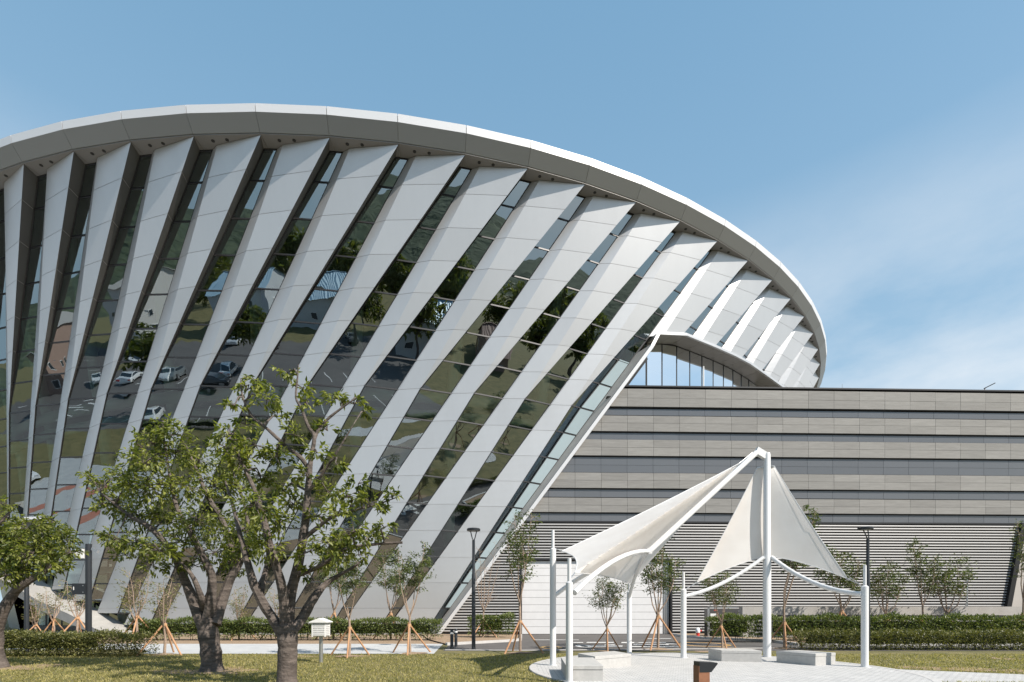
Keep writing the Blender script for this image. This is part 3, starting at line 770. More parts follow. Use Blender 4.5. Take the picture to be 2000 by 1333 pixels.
ringmark(1141, 1263, 17, 2.3, .22, m_marking, 'road_lettering'); ringmark(1375, 1259.5, 47, 4, .18, m_yellow, 'yellow_road_mark'); ringmark(1076, 1265.5, 22, 2.4, .16, m_yellow, 'yellow_road_mark')

# round paved platform and the path leaving it
def brickmat():
    m = M('small_paver', (.45, .447, .44), .8, noise=(2.0, (.54, .535, .525), 8, .3, .75)); t = m.node_tree; b = t.nodes['Principled BSDF']
    src = b.inputs['Base Color'].links[0].from_socket
    co = t.nodes.new('ShaderNodeTexCoord'); br = t.nodes.new('ShaderNodeTexBrick'); br.inputs['Scale'].default_value = 2.6
    br.inputs['Mortar Size'].default_value = .02; br.inputs['Color1'].default_value = (1, 1, 1, 1); br.inputs['Color2'].default_value = (.86, .87, .88, 1); br.inputs['Mortar'].default_value = (.42, .42, .43, 1)
    ml = t.nodes.new('ShaderNodeMixRGB'); ml.blend_type = 'MULTIPLY'; ml.inputs[0].default_value = 1
    t.links.new(co.outputs['Object'], br.inputs['Vector']); t.links.new(src, ml.inputs[1]); t.links.new(br.outputs['Color'], ml.inputs[2]); t.links.new(ml.outputs[0], b.inputs['Base Color'])
    bp = t.nodes.new('ShaderNodeBump'); bp.inputs['Strength'].default_value = .5; bp.inputs['Distance'].default_value = .006; bp.invert = True
    t.links.new(br.outputs['Fac'], bp.inputs['Height']); t.links.new(bp.outputs[0], b.inputs['Normal']); return m
m_brick = brickmat()
PLX, PLY, PLR = 5.2, 13.6, 4.75
mb = MB(); mb.lathe([(PLR, -.05), (PLR, .028), (PLR - .02, .032)], 72, (0, 0, 0)); o = mb.obj('paved_platform', m_brick); o.location = (PLX, PLY, 0); struct(o)
mb = MB(); N = 72
mb.add([(PLX + r * math.cos(2 * math.pi * i / N), PLY + r * math.sin(2 * math.pi * i / N), .036) for r in (PLR - .01, PLR - .17) for i in range(N)], [(i, (i + 1) % N, N + (i + 1) % N, N + i) for i in range(N)])
struct(mb.obj('platform_edging', m_kerb, fix=False))
pa_ = [gnd(1700, 1306.5), gnd(1800, 1311), gnd(2100, 1323), gnd(2100, 1345), gnd(1850, 1334), gnd(1770, 1328.5), gnd(1720, 1328)]
sheet('footpath', [(p.x, p.y) for p in pa_], .016, m_brick)

def patch(px, py, rx, ry, sd):
    g = random.Random(sd); c = gnd(px, py); N = 24; rX = rx * c.y / F; rY = abs(gnd(px, py - ry).y - c.y)
    ph = [g.uniform(0, 6) for _ in range(3)]
    pts = [(c.x + rX * (1 + .25 * math.sin(3 * a + ph[0]) + .15 * math.sin(7 * a + ph[1])) * math.cos(a), c.y + rY * (1 + .3 * math.sin(4 * a + ph[2])) * math.sin(a)) for a in [2 * math.pi * i / N for i in range(N)]]
    sheet('bare_patch', pts, .005 + .0007 * (sd % 5), m_soil)
for i, q in enumerate(((1890, 1308, 70, 3.5), (1975, 1311, 40, 3), (1800, 1305, 40, 2.5), (1960, 1287, 26, 2), (70, 1302, 48, 4), (440, 1305, 40, 3), (330, 1311, 30, 3), (1390, 1273, 36, 1.5), (700, 1282, 20, 1.4), (590, 1283, 26, 1.6))): patch(*q, i)
# low wall with slats in front of the wing, right
lw = empty('low_slatted_wall', (gx(1457, 27.6), 27.6, 0)); tag(lw, 'low concrete capped wall with slats behind the hedge, in front of the louvres', 'wall')
x0, x1 = 0, 31
MB().box(((x0 + x1) / 2, 0, 1.47), (x1 - x0, .35, .46)).obj('capping', m_conc, lw)
MB().box(((x0 + x1) / 2, .12, .62), (x1 - x0, .06, 1.24)).obj('backing', m_louverback, lw)
for i in range(6): MB().bar((x0, -.02, .14 + i * .2), (x1, -.02, .14 + i * .2), .12, .10).obj('slat', m_louver, lw)
for i in range(23): MB().box((i * 1.39, -.09, .62), (.12, .1, 1.235)).obj('post', m_conc, lw)
MB().box((-.02, -.12, .85), (.62, .42, 1.705)).obj('pier', m_conc, lw)
gt = empty('service_entrance', (gx(1384, 27.8), 27.8, 0)); tag(gt, 'dark service entrance in a pale metal frame beside the low wall', 'doorway')
wd = gx(1452, 27.8) - gx(1384, 27.8)
MB().bar((0, 0, 0), (0, 0, 1.66), .08, .08).obj('frame_post', m_steel, gt); MB().bar((-.04, 0, 1.66), (wd, 0, 1.66), .08, .07).obj('frame_beam', m_steel, gt)
MB().box((wd / 2, .6, .8), (wd, .06, 1.6)).obj('dark_panel', m_louverback, gt); MB().bar((.04, 0, .45), (wd, 0, .45), .05, .05).obj('rail', m_steel, gt)
MB().box((.24, -.02, 1.2), (.30, .03, .26)).obj('notice', m_white, gt); MB().box((.38, .02, 1.5), (.16, .04, .05)).obj('red_lamp', m_red, gt)
MB().box((wd / 2 + .05, .35, .86), (wd + .1, .5, .05)).obj('shelf', m_conc, gt)

# ------------------------------------------------------------------ vegetation
def leaves_in(c, r, n, out_bias=.9, g=rng, flat=.8):
    """leaf bases and directions clustered on short twigs round c"""
    nt_ = max(3, n // 9); d = g.normal(size=(nt_, 3)); d[:, 2] = d[:, 2] * .7 + .15; d /= np.linalg.norm(d, axis=1, keepdims=True)
    per = max(1, n // nt_); t = g.uniform(.25, 1.0, (nt_, per)) ** .7
    Pp = c + (d[:, None, :] * t[..., None] * r * np.array([1, 1, flat])) + g.normal(size=(nt_, per, 3)) * r * .10
    Dd = d[:, None, :] * out_bias + g.normal(size=(nt_, per, 3)) * .55 + np.array([0, 0, -.35])
    return Pp.reshape(-1, 3), Dd.reshape(-1, 3), d

def cherry(name, base, Y0, limbs, clumps, label, dens, seed, extra=()):
    g = np.random.default_rng(seed); root = empty(name, (gx(*base), Y0, 0)); tag(root, label, 'tree', 'mature trees on the lawn')
    Lc = root.location.copy(); wood = MB(); skel = []
    for li, limb in enumerate(limbs):
        pts = [at(px, py, Y0 + dy) - Lc for px, py, dy, r in limb]; rad = [q[3] * .93 for q in limb]
        # resample smoothly
        P2 = []; R2 = []
        for i in range(len(pts) - 1):
            p0 = pts[max(i - 1, 0)]; p1, p2 = pts[i], pts[i + 1]; p3 = pts[min(i + 2, len(pts) - 1)]
            for j in range(4):
                u = j / 4; P2.append(.5 * ((2 * p1) + (p2 - p0) * u + (2 * p0 - 5 * p1 + 4 * p2 - p3) * u * u + (3 * p1 - p0 - 3 * p2 + p3) * u ** 3)); R2.append(rad[i] + (rad[i + 1] - rad[i]) * u)
        P2.append(pts[-1]); R2.append(rad[-1])
        R2 = [r * (1 + g.uniform(-.06, .06)) for r in R2]
        if li == 0:
            P2[0].z = -.08; R2[0] *= 1.35; R2[1] *= 1.12
        wood.tube(P2, R2, 12 if li == 0 else 8)
        skel += [(p, r) for p, r in zip(P2, R2)] if li else []
    LP, LD = [], []; S = np.array([list(p) for p, r in skel]); SR = np.array([r for p, r in skel])
    for px, py, rp in clumps:
        c = at(px, py, Y0) - Lc
        i = int(np.argmin(np.linalg.norm((S - np.array(c))[:, [0, 2]], axis=1) + SR * 2))
        dy = S[i][1] + g.uniform(-.75, .75); c = at(px, py, Y0 + dy) - Lc
        r = rp * Y0 / F; b = Vector(S[i]); mid = b.lerp(c, .55) + Vector((g.uniform(-.08, .08), g.uniform(-.08, .08), .10))
        wood.tube([b, mid, c], [min(SR[i] * .8, .028), .017, .008], 5)
        p, d, tw = leaves_in(np.array(c), r * 1.12, int(dens * 1.75 * r * r) + 14, g=g); LP.append(p); LD.append(d)
        for q in tw[:: 2]:
            wood.tube([c, c + Vector(q) * r * .5 + Vector((0, 0, .02)), c + Vector(q * np.array([1, 1, .8])) * r * 1.0], [.009, .006, .003], 4, cap=False)
    wood.obj('trunk', m_bark, root, smooth=True)
    LP = np.concatenate(LP); LD = np.concatenate(LD)
    link('crown', leaf_mesh('crown', LP, LD, .120, .056, m_leafA, g), root)
    # worn soil round the foot
    mb = MB(); N = 26; ph = g.uniform(0, 6); vs = [(0, 0, .035)] + [((.95 + .28 * math.sin(3 * a + ph) + .12 * math.sin(7 * a)) * 1.15 * math.cos(a), (.62 + .15 * math.sin(4 * a + ph)) * 1.0 * math.sin(a), .006) for a in [2 * math.pi * i / N for i in range(N)]]
    mb.add(vs, [(0, i + 1, (i + 1) % N + 1) for i in range(N)]); mb.obj('soil_ring', m_soil, root)
    return root
limbs1 = [[(414, 1315, 0, .285), (413, 1285, 0, .265), (408, 1245, 0, .25), (403, 1210, 0, .25)],
          [(397, 1225, 0, .17), (380, 1180, .1, .15), (366, 1145, .15, .125), (352, 1112, .1, .11), (340, 1085, 0, .10), (313, 1050, -.1, .085), (285, 1025, -.15, .07), (256, 1010, -.2, .055), (225, 985, -.2, .04), (195, 962, -.2, .02)],
          [(405, 1215, 0, .17), (411, 1180, -.1, .14), (414, 1128, -.2, .11), (402, 1099, -.3, .10), (382, 1059, -.4, .085), (365, 1028, -.45, .07), (345, 990, -.5, .055), (332, 930, -.5, .04), (322, 870, -.5, .025), (318, 828, -.5, .01)],
          [(420, 1220, 0, .17), (432, 1180, .2, .14), (446, 1140, .3, .12), (458, 1105, .35, .10), (450, 1060, .3, .09), (428, 1005, .2, .08), (414, 985, .15, .075), (396, 948, .1, .055), (383, 916, .1, .04), (362, 868, .1, .02)],
          [(446, 1140, .3, .09), (470, 1100, .5, .07), (485, 1050, .6, .05), (478, 990, .6, .035), (458, 930, .6, .02), (440, 868, .6, .01)],
          [(400, 1190, 0, .10), (392, 1165, -.3, .09), (372, 1120, -.5, .05), (330, 1085, -.6, .03), (270, 1062, -.6, .015)]]
cl1 = [(316, 832, 22), (345, 850, 26), (300, 868, 32), (340, 885, 38), (388, 900, 34), (438, 872, 28), (176, 936, 18), (204, 950, 28), (240, 930, 26), (280, 905, 38), (455, 915, 32), (300, 955, 42), (360, 950, 42),
       (418, 950, 42), (470, 955, 34), (230, 985, 32), (272, 1008, 36), (330, 1015, 38), (388, 1020, 40), (440, 1030, 40), (226, 1052, 26), (265, 1060, 32), (312, 1076, 30), (352, 1060, 30), (420, 1080, 34), (462, 1072, 36), (380, 1105, 22), (462, 1118, 24), (244, 1085, 22),
       (495, 1010, 30), (490, 1060, 28), (300, 1105, 20), (345, 1110, 18), (200, 985, 20), (262, 955, 26)]
cherry('cherry_tree', (414, 13.1), 13.1, limbs1, cl1, 'leafy tree with thick forked trunk standing between the hedge and the louvred weather box', 900, 11)
limbs2 = [[(560, 1347, 0, .215), (561, 1300, 0, .205), (562, 1255, 0, .20), (560, 1222, 0, .21)],
          [(556, 1250, 0, .13), (535, 1212, 0, .115), (517, 1185, -.05, .105), (497, 1145, -.1, .095), (487, 1111, -.1, .08), (470, 1050, -.1, .055), (458, 1000, 0, .04), (440, 940, .1, .02)],
          [(508, 1165, -.05, .075), (515, 1130, .1, .06), (523, 1094, .2, .045), (530, 1040, .3, .025)],
          [(558, 1225, 0, .13), (555, 1180, -.1, .11), (549, 1140, -.2, .10), (537, 1099, -.3, .085), (523, 1050, -.4, .075), (512, 1002, -.45, .065), (500, 965, -.5, .05), (480, 920, -.5, .04), (455, 870, -.5, .02), (445, 840, -.5, .01)],
          [(563, 1225, .05, .13), (569, 1157, .1, .115), (578, 1122, .1, .11), (586, 1088, .1, .105), (592, 1050, .1, .10), (598, 1007, .1, .085), (602, 950, .1, .07), (607, 900, .1, .055), (614, 853, .1, .045), (603, 836, .1, .04), (588, 797, .1, .03), (578, 777, .1, .025), (581, 740, .1, .018), (583, 712, .1, .008)],
          [(605, 920, .1, .05), (588, 895, 0, .05), (563, 876, -.1, .045), (523, 839, -.2, .035), (491, 811, -.2, .03), (474, 775, -.2, .02), (470, 740, -.2, .008)],
          [(613, 862, .1, .04), (622, 840, .15, .035), (640, 819, .2, .03), (668, 797, .2, .022), (697, 777, .2, .012)],
          [(570, 1235, 0, .12), (592, 1205, .2, .11), (612, 1170, .3, .10), (640, 1138, .5, .06), (690, 1108, .6, .03), (720, 1085, .6, .012)],
          [(592, 1055, .1, .055), (601, 1046, .1, .05), (624, 1028, 0, .045), (649, 1010, -.1, .04), (681, 1000, -.1, .028), (738, 985, -.1, .018), (785, 968, -.1, .006)],
          [(580, 1125, .1, .05), (615, 1111, -.1, .045), (650, 1090, -.2, .04), (681, 1071, -.3, .035), (738, 1063, -.3, .03), (786, 1060, -.3, .026)],
          [(602, 960, .1, .04), (630, 925, 0, .03), (660, 880, -.1, .022), (690, 830, -.1, .01)]]
cl2 = [(560, 728, 20), (500, 748, 18), (590, 758, 16), (484, 762, 20), (520, 780, 22), (458, 792, 16), (600, 790, 18), (655, 778, 20), (690, 790, 20), (712, 803, 13), (540, 815, 22), (480, 830, 20), (450, 850, 22), (500, 870, 28), (575, 850, 18), (640, 842, 20),
       (620, 885, 20), (470, 900, 28), (540, 892, 26), (510, 930, 32), (560, 950, 32), (600, 930, 20), (640, 960, 26), (680, 970, 26), (720, 982, 22), (765, 972, 18), (742, 1000, 18), (660, 1005, 24), (620, 1010, 22), (500, 990, 36), (545, 1020, 38), (480, 1040, 34), (690, 1040, 28),
       (722, 1050, 26), (750, 1030, 18), (640, 1060, 34), (600, 1080, 24), (670, 1080, 28), (520, 1070, 34), (470, 1080, 28), (640, 1100, 26), (605, 1120, 20), (700, 1085, 18), (575, 985, 26), (700, 945, 16), (655, 905, 16)]
cherry('cherry_tree', (560, 10.4), 10.4, limbs2, cl2, 'tall open tree with peeling bark and many leaning limbs beside the louvred weather box', 980, 12)
limbs3 = [[(-6, 1306, 0, .24), (-12, 1265, 0, .22), (-10, 1225, 0, .21)],
          [(-10, 1235, 0, .17), (8, 1190, -.1, .14), (29, 1157, -.1, .12), (52, 1138, -.2, .10), (95, 1112, -.2, .06), (140, 1090, -.2, .02)],
          [(-12, 1235, 0, .16), (-30, 1180, .1, .13), (-40, 1120, .2, .10), (-20, 1060, .2, .06), (10, 1010, .2, .03), (40, 985, .2, .01)],
          [(-20, 1200, .1, .12), (-80, 1130, .3, .09), (-150, 1070, .3, .04)],
          [(29, 1157, -.1, .09), (40, 1110, .3, .06), (70, 1060, .4, .03), (110, 1020, .4, .01)]]
cl3 = [(105, 1022, 20), (60, 1032, 28), (12, 1022, 32), (92, 1050, 32), (128, 1050, 22), (138, 1080, 20), (112, 1085, 30), (66, 1080, 38), (20, 1085, 40), (-30, 1050, 42), (-90, 1070, 42), (-40, 1100, 42), (52, 1115, 28), (10, 1125, 28), (95, 1110, 22), (-140, 1100, 38), (36, 1055, 32), (4, 985, 16), (122, 1106, 14)]
cherry('cherry_tree', (-6, 13.8), 13.8, limbs3, cl3, 'dense low domed tree leaning over the clipped hedge beside the camera pole', 1150, 13)

# young staked trees
def sapling(name, seed, H, fork, spread, nstem, leaves, leafsize, lm, crown0=.5, stakes=True, twigs=True, wood_r=.045, lean=0):
    g = np.random.default_rng(seed); root = empty(name); wood = MB(); LP = []; LD = []
    ca = g.uniform(0, 6.28)
    tr = [Vector((0, 0, -.05)), Vector((g.uniform(-.03, .03), g.uniform(-.03, .03), fork * .5)), Vector((g.uniform(-.05, .05), 0, fork))]
    wood.tube(tr, [wood_r * 1.15, wood_r, wood_r * .95], 7)
    for i in range(nstem):
        a = ca + 2 * math.pi * i / nstem + g.uniform(-.4, .4); sp = spread * g.uniform(.35, 1.0); h = H * g.uniform(.78, 1.0)
        d = Vector((math.cos(a), math.sin(a), 0)); st = tr[2] - Vector((0, 0, g.uniform(0, .25)))
        pts = [st, st + d * sp * .35 + Vector((0, 0, (h - fork) * .22)), st + d * sp * .6 + Vector((g.uniform(-.08, .08), g.uniform(-.08, .08), (h - fork) * .55)), st + d * sp * .85 + Vector((g.uniform(-.1, .1), g.uniform(-.1, .1), (h - fork)))]
        pts[1].x += lean * .15; pts[2].x += lean * .5; pts[3].x += lean
        r0 = wood_r * .62; wood.tube(pts, [r0, r0 * .8, r0 * .5, .005], 5)
        nb = int(7 * (H - fork) / 2) + 3
        for j in range(nb):
            t = crown0 + (1 - crown0) * (j + g.uniform(0, 1)) / nb if leaves else g.uniform(.25, 1); seg = min(int(t * 3), 2); u = t * 3 - seg
            p = pts[seg].lerp(pts[seg + 1], u); b = g.uniform(0, 6.28); ln = spread * g.uniform(.3, .75) * (1.15 - .5 * t)
            q = p + Vector((math.cos(b) * ln, math.sin(b) * ln, ln * g.uniform(.1, .7)))
            m_ = p.lerp(q, .5) + Vector((0, 0, ln * .12))
            wood.tube([p, m_, q], [.009, .006, .003], 4, cap=False)
            if twigs:
                for _ in range(2):
                    wood.tube([m_, m_ + Vector((g.uniform(-.2, .2), g.uniform(-.2, .2), g.uniform(0, .22))) * max(spread, .6)], [.005, .002], 3, cap=False)
            n = int(leaves / (nstem * nb) * g.uniform(.4, 1.6))
            if n:
                for k in range(n):
                    s = g.uniform(.3, 1.1); c = np.array(p.lerp(q, s)) + g.normal(size=3) * np.array([.11, .11, .07]) * max(spread, .7); LP.append(c); LD.append(np.array(q - p) / ln + g.normal(size=3) * .6 + np.array([0, 0, -.25]))
    wood.obj('trunk', m_bark2, root, smooth=True)
    if LP: link('crown', leaf_mesh('crown', np.array(LP), np.array(LD), leafsize, leafsize * .5, lm, g), root)
    if stakes:
        a0 = g.uniform(0, 2.1); hs = g.uniform(1.0, 1.2)
        for i in range(3):
            a = a0 + i * 2.094; MB().tube([(math.cos(a) * .85, math.sin(a) * .85, -.05), (math.cos(a) * .03, math.sin(a) * .03, hs), (-math.cos(a) * .03, -math.sin(a) * .03, hs + .08)], .032, 7).obj('stake', m_stake, root, smooth=True)
        MB().lathe([(.075, hs - .08), (.085, hs - .03), (.075, hs + .03)], 9).obj('tie', m_twine, root)
    mb = MB(); N = 18; vs = [(0, 0, .05)] + [((.55 + .12 * math.sin(3 * x + seed)) * math.cos(x), (.5 + .1 * math.sin(4 * x)) * math.sin(x), .004) for x in [2 * math.pi * i / N for i in range(N)]]
    mb.add(vs, [(0, i + 1, (i + 1) % N + 1) for i in range(N)]); mb.obj('soil_ring', m_soil, root)
    return root
protos = {}
def proto(key):
    seed, H, fork, spread, nst, lv, ls, lm, c0 = key
    if key not in protos: protos[key] = sapling('staked_tree', seed, H, fork, spread, nst, lv, ls, lm, c0); return protos[key]
    return copy_tree(protos[key])
def plant(key, px, Y, label, rz=0, sc=1.0, z=0):
    o = proto(key); o.location = (gx(px, Y), Y, z); o.rotation_euler = (0, 0, rz); q_ = (int(px) * 37 % 17) / 17; o.rotation_euler = ((q_ - .5) * .09, (.5 - q_ * q_) * .09, rz + q_); o.scale = (sc * (.9 + .2 * q_), sc * (1.08 - .16 * q_), sc * (.96 + .1 * q_)); tag(o, label, 'young tree', 'young trees propped with timber stakes'); return o
SPARSE = (21, 3.1, 1.0, .75, 6, 750, .09, m_leafD, .3)
SPARSE2 = (22, 3.0, 1.1, .6, 5, 420, .09, m_leafD, .3)
LEAFY = (23, 4.2, 1.4, .8, 4, 2200, .10, m_leafB, .55)
LEAFY2 = (24, 3.9, 1.3, .85, 5, 2000, .10, m_leafB, .5)
TALL = (25, 5.4, 1.9, .75, 5, 1900, .105, m_leafB, .5)
BARE = (26, 5.2, 1.5, .95, 5, 0, .06, m_leafD, .2)
WIDE = (27, 3.8, 1.25, 1.05, 6, 2300, .10, m_leafB, .5)
plant(SPARSE, 68, 25.0, 'thin staked sapling beside the lamp post under the domed tree', .3, .85)
plant(SPARSE2, 105, 25.8, 'slim staked sapling halfway between the camera pole and a lamp post', 1.7, .95)
plant(SPARSE2, 151, 24.8, 'thin staked sapling close behind the cabinet of the camera pole', .4, 1.05)
plant(SPARSE, 267, 25.6, 'sparse many stemmed staked sapling in front of the pale sloping lip', .9, 1.25)
plant(SPARSE2, 321, 18.0, 'nearly bare staked sapling on the lawn edge beside the thick forked trunk', 2.2, .95)
plant(SPARSE, 467, 26.6, 'sparse staked sapling behind the long hedge between two mature trunks', 2.4, .95)
plant(SPARSE2, 539, 26.8, 'small staked sapling behind the long hedge hidden by the leaning limbs', .1, 1.0)
plant(LEAFY2, 651, 26.4, 'round leafy staked sapling behind the hedge and the louvred weather box', 1.1, 1.12)
plant(LEAFY, 682, 17.4, 'airy staked sapling on the lawn beside the louvred weather box', .6, .92)
plant(LEAFY2, 763, 26.4, 'leafy staked sapling behind the long hedge, close to the two bollards', 1.4, 1.12)
plant(LEAFY, 801, 18.4, 'crooked leafy staked sapling on the lawn next to the two short bollards', 2.6, .98)
plant(BARE, 943, 27.6, 'leafless staked tree beside the louvres behind the round topped lamp post', .5, 1.0)
plant(TALL, 1016, 18.7, 'tall slender staked tree at the loading door jamb facing the slanting drum edge', 1.0, 1.0)
plant(WIDE, 1185, 19.4, 'spreading staked tree in front of the middle of the white loading door', .2, .82)
plant(LEAFY2, 1285, 20.4, 'bushy staked tree at the loading door jamb facing the hydrant', 1.9, 1.08)
plant(WIDE, 1411, 20.6, 'broad staked tree before the service entrance, below a hanging sail', 2.5, .9)
o = sapling('staked_tree', 29, 6.2, 1.7, .65, 5, 2600, .11, m_leafB, .55, lean=1.05); o.location = (gx(1532, 20.8), 20.8, 0); tag(o, 'tall staked tree leaning behind the tallest mast, its crown above the sail edge', 'young tree', 'young trees propped with timber stakes')
plant(LEAFY2, 1644, 25.6, 'leafy staked tree behind the double hedge, closest to the tall mast', .2, 1.28)
plant(WIDE, 1734, 25.6, 'leafy staked tree behind the double hedge just past the lamp post', 1.2, 1.1)
plant(TALL, 1803, 25.6, 'taller staked tree with a round tuft of leaves behind the double hedge', 2.9, .98)
plant(WIDE, 1853, 25.4, 'wide crowned staked tree leaning over the double hedge next to the tufted one', .7, 1.15)
plant(TALL, 1994, 25.6, 'staked tree beside the dark slanting reveal at the end of the louvres', .4, 1.08)

for i, (x, y, ky, lb) in enumerate(((16, 3, WIDE, 'by the curving path'), (21, 8, LEAFY2, 'next to the small round platform'), (27, 6, WIDE, 'behind the small round platform'), (33, 11, LEAFY, 'just past the small round platform'), (39, 3, WIDE, 'on the open lawn past the small platform'), (44, 14, TALL, 'on the lawn before the wing end'), (30, -3, LEAFY2, 'at the corner of the parking lot'), (12, -4, WIDE, 'on the strip before the parking lot'), (-14, -3, LEAFY2, 'between lawn and parked cars'), (-24, -2, WIDE, 'on the strip beside the black car'), (-30, 1, LEAFY, 'on the lawn before the white car'), (-40, 2, WIDE, 'at the plaza corner'))):
    o = proto(ky); o.location = (x, y, 0); o.rotation_euler = (0, 0, i * 1.1); sc_ = 1.1 + .25 * (i % 3); o.scale = (sc_, sc_, sc_); tag(o, 'staked young tree ' + lb, 'young tree', 'young trees behind the lawn')
def hedge(name, pts, wdt, h, n, ls, lm, label, seed, g0_=0.0):
    """leafy clipped row along ground points"""
    g = np.random.default_rng(seed); a = Vector((pts[0][0], pts[0][1], 0)); b = Vector((pts[1][0], pts[1][1], 0)); ln = (b - a).length; t = (b - a).normalized(); s = Vector((-t.y, t.x, 0))
    root = empty(name, (*a.xy, g0_)); tag(root, label, 'hedge', 'clipped hedges')
    # uneven outline: sum of lumps along the row
    L_ = g.uniform(-.12, ln + .12, n); ph = g.uniform(0, 6, 4); hh = h * (1 + .05 * np.sin(L_ * 1.9 + ph[0]) + .05 * np.sin(L_ * 4.3 + ph[1])); 
    prof_ = .80 + .20 * np.abs(np.sin(L_ * 1.05 + ph[2])) ** .5
    # sample on the shell: top or sides
    u = g.uniform(0, 1, n); top = u < .38
    w = np.where(top, g.uniform(-.5, .5, n), np.where(g.uniform(0, 1, n) < .72, -.5, .5)) * wdt * prof_
    lo_f = .05 if h < .8 else .16
    z = np.where(top, hh, (lo_f + (1 - lo_f) * g.uniform(0, 1, n) ** .9) * hh)
    jit = g.normal(size=(n, 3)) * np.array([.05, .05, .05]); depth = g.uniform(0, .45, n) ** 1.4
    w = w * (1 - depth * .8); z = z * (1 - depth * .35)
    Pp = np.outer(L_, np.array(t)) + np.outer(w, np.array(s)) + np.stack([0 * z, 0 * z, z], 1) + jit; Pp[:, 2] = np.maximum(Pp[:, 2], .03)
    Dd = np.outer(np.sign(w) * ~top, np.array(s)) + np.stack([0 * z, 0 * z, np.where(top, 1.0, .25)], 1) + g.normal(size=(n, 3)) * .65
    link('foliage', leaf_mesh('foliage', Pp, Dd, ls, ls * .55, lm, g, .2), root)
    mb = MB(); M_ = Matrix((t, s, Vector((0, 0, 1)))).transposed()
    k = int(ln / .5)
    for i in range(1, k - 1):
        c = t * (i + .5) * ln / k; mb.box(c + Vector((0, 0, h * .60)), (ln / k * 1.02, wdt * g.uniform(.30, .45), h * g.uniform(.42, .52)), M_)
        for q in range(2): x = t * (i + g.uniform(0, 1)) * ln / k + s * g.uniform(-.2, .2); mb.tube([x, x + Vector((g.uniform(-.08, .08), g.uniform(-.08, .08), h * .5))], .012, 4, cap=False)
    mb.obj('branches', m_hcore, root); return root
hedge('hedge', (gnd(-160, 1281), gnd(213, 1281)), .95, .72, 17100, 0.077, m_leafY, 'low clipped hedge round the foot of the camera pole', 31)
hedge('hedge', (gnd(221, 1281), gnd(288, 1281)), .95, .70, 3230, 0.077, m_leafY, 'short clipped bush closing the end of the low hedge by the path', 32)
hedge('hedge', (gnd(262, 1251), gnd(858, 1251)), .6, 1.0, 18050, 0.106, m_leafH, 'long glossy hedge along the foot of the silver fins', 33)
hedge('hedge', (gnd(920, 1247), gnd(1000, 1247)), .8, 1.12, 3610, 0.106, m_leafH, 'short loose hedge before the louvres behind the round topped lamp post', 34, .05)
hedge('hedge', ((gx(1388, 24.6), 24.6), (gx(1478, 24.6), 24.6)), .9, 1.1, 3800, 0.106, m_leafH, 'short thick hedge before the service entrance', 35, .08)
hedge('hedge', ((gx(1490, 24.3), 24.3), (gx(2400, 24.3), 24.3)), .6, 1.10, 26000, 0.106, m_leafH, 'tall glossy hedge row in front of the low slatted wall', 36, .08)
hedge('hedge', (gnd(1553, 1269), gnd(2500, 1269)), 1.0, .66, 32000, 0.081, m_leafY, 'low clipped hedge row before the tall glossy row, bordering the lawn', 37)

hedge('hedge', ((-44, -4.6), (-8, -5.2)), .8, .9, 7000, .12, m_leafH, 'long hedge between the lawn and the parked cars', 38)
hedge('hedge', ((10, -5.0), (27, -4.6)), .8, .9, 3500, .12, m_leafH, 'hedge at the lawn side of the empty parking bays', 39)
hedge('hedge', ((32, 1), (46, 8)), .9, 1.0, 3200, .12, m_leafH, 'hedge on the open lawn past the small round platform', 40)
# grass blades on the near lawn
n = 90000; Yb = rng.uniform(8.5, 18.1, n); Xb = rng.uniform(-1.02, 1.02, n) * Yb
keep = (np.hypot(Xb - PLX, Yb - PLY) > PLR + .02)
pth = (Xb > 9.3) & (Yb < EYE * F / ((1306 + (Xb / Yb * F + 1000 - 1700) * .041) - HY) + .05) & (Yb > 11.2)
keep &= ~pth
Xb, Yb = Xb[keep], Yb[keep]; n = len(Xb); hb = rng.uniform(.025, .065, n); an = rng.uniform(0, 6.28, n); wb = rng.uniform(.008, .016, n)
b0 = np.stack([Xb, Yb, np.full(n, -.002)], 1); dx = np.stack([np.cos(an) * wb, np.sin(an) * wb, 0 * an], 1)
tip = b0 + np.stack([rng.normal(size=n) * .03, rng.normal(size=n) * .03, hb], 1)
V = np.stack([b0 - dx, b0 + dx, tip], 1).reshape(-1, 3); go = link('grass', np_mesh('grass', V, np.arange(n * 3).reshape(-1, 3), m_blade)); go['kind'] = 'stuff'; go['label'] = 'short dry green lawn grass'; go['category'] = 'grass'

# ------------------------------------------------------------------ shade sails
pav = empty('shade_pavilion', (gx(1498, 16.8), 16.8, .03)); tag(pav, 'white shade pavilion: tall mast, short posts and two stretched sails on the round platform', 'shade sail')
PO = pav.location.copy()
def lp(v): return Vector(v) - PO
def post(px, Y, zt, zn, r, name='post'):
    x = gx(px, Y); b = Vector((x, Y, .03)); mb = MB(); c = lp(b)
    mb.lathe([(r * 1.0, 0), (r, zt - .03), (r * .55, zt), (r * .42, zt + .005)], 20, c); o = mb.obj(name, m_post, pav, smooth=True)
    if zn: mb = MB(); mb.lathe([(.042, zt - .02), (.042, zn), (.0, zn + .01)], 12, c); mb.obj('finial', m_post, o, smooth=True)
    mb = MB(); mb.lathe([(r * 1.5, -.005), (r * 1.5, .012)], 20, c); mb.obj('base_plate', m_post, o)
    return Vector((x, Y, zt))
p1 = post(1080, 14.3, 3.24, 3.74, .085); p2 = post(1112, 11.05, 2.15, 2.64, .075); p3 = post(1229, 18.0, 2.18, 2.55, .085)
p4 = post(1335, 16.5, 2.2, 2.73, .09); p6 = post(1689, 13.9, 2.19, 2.73, .09)
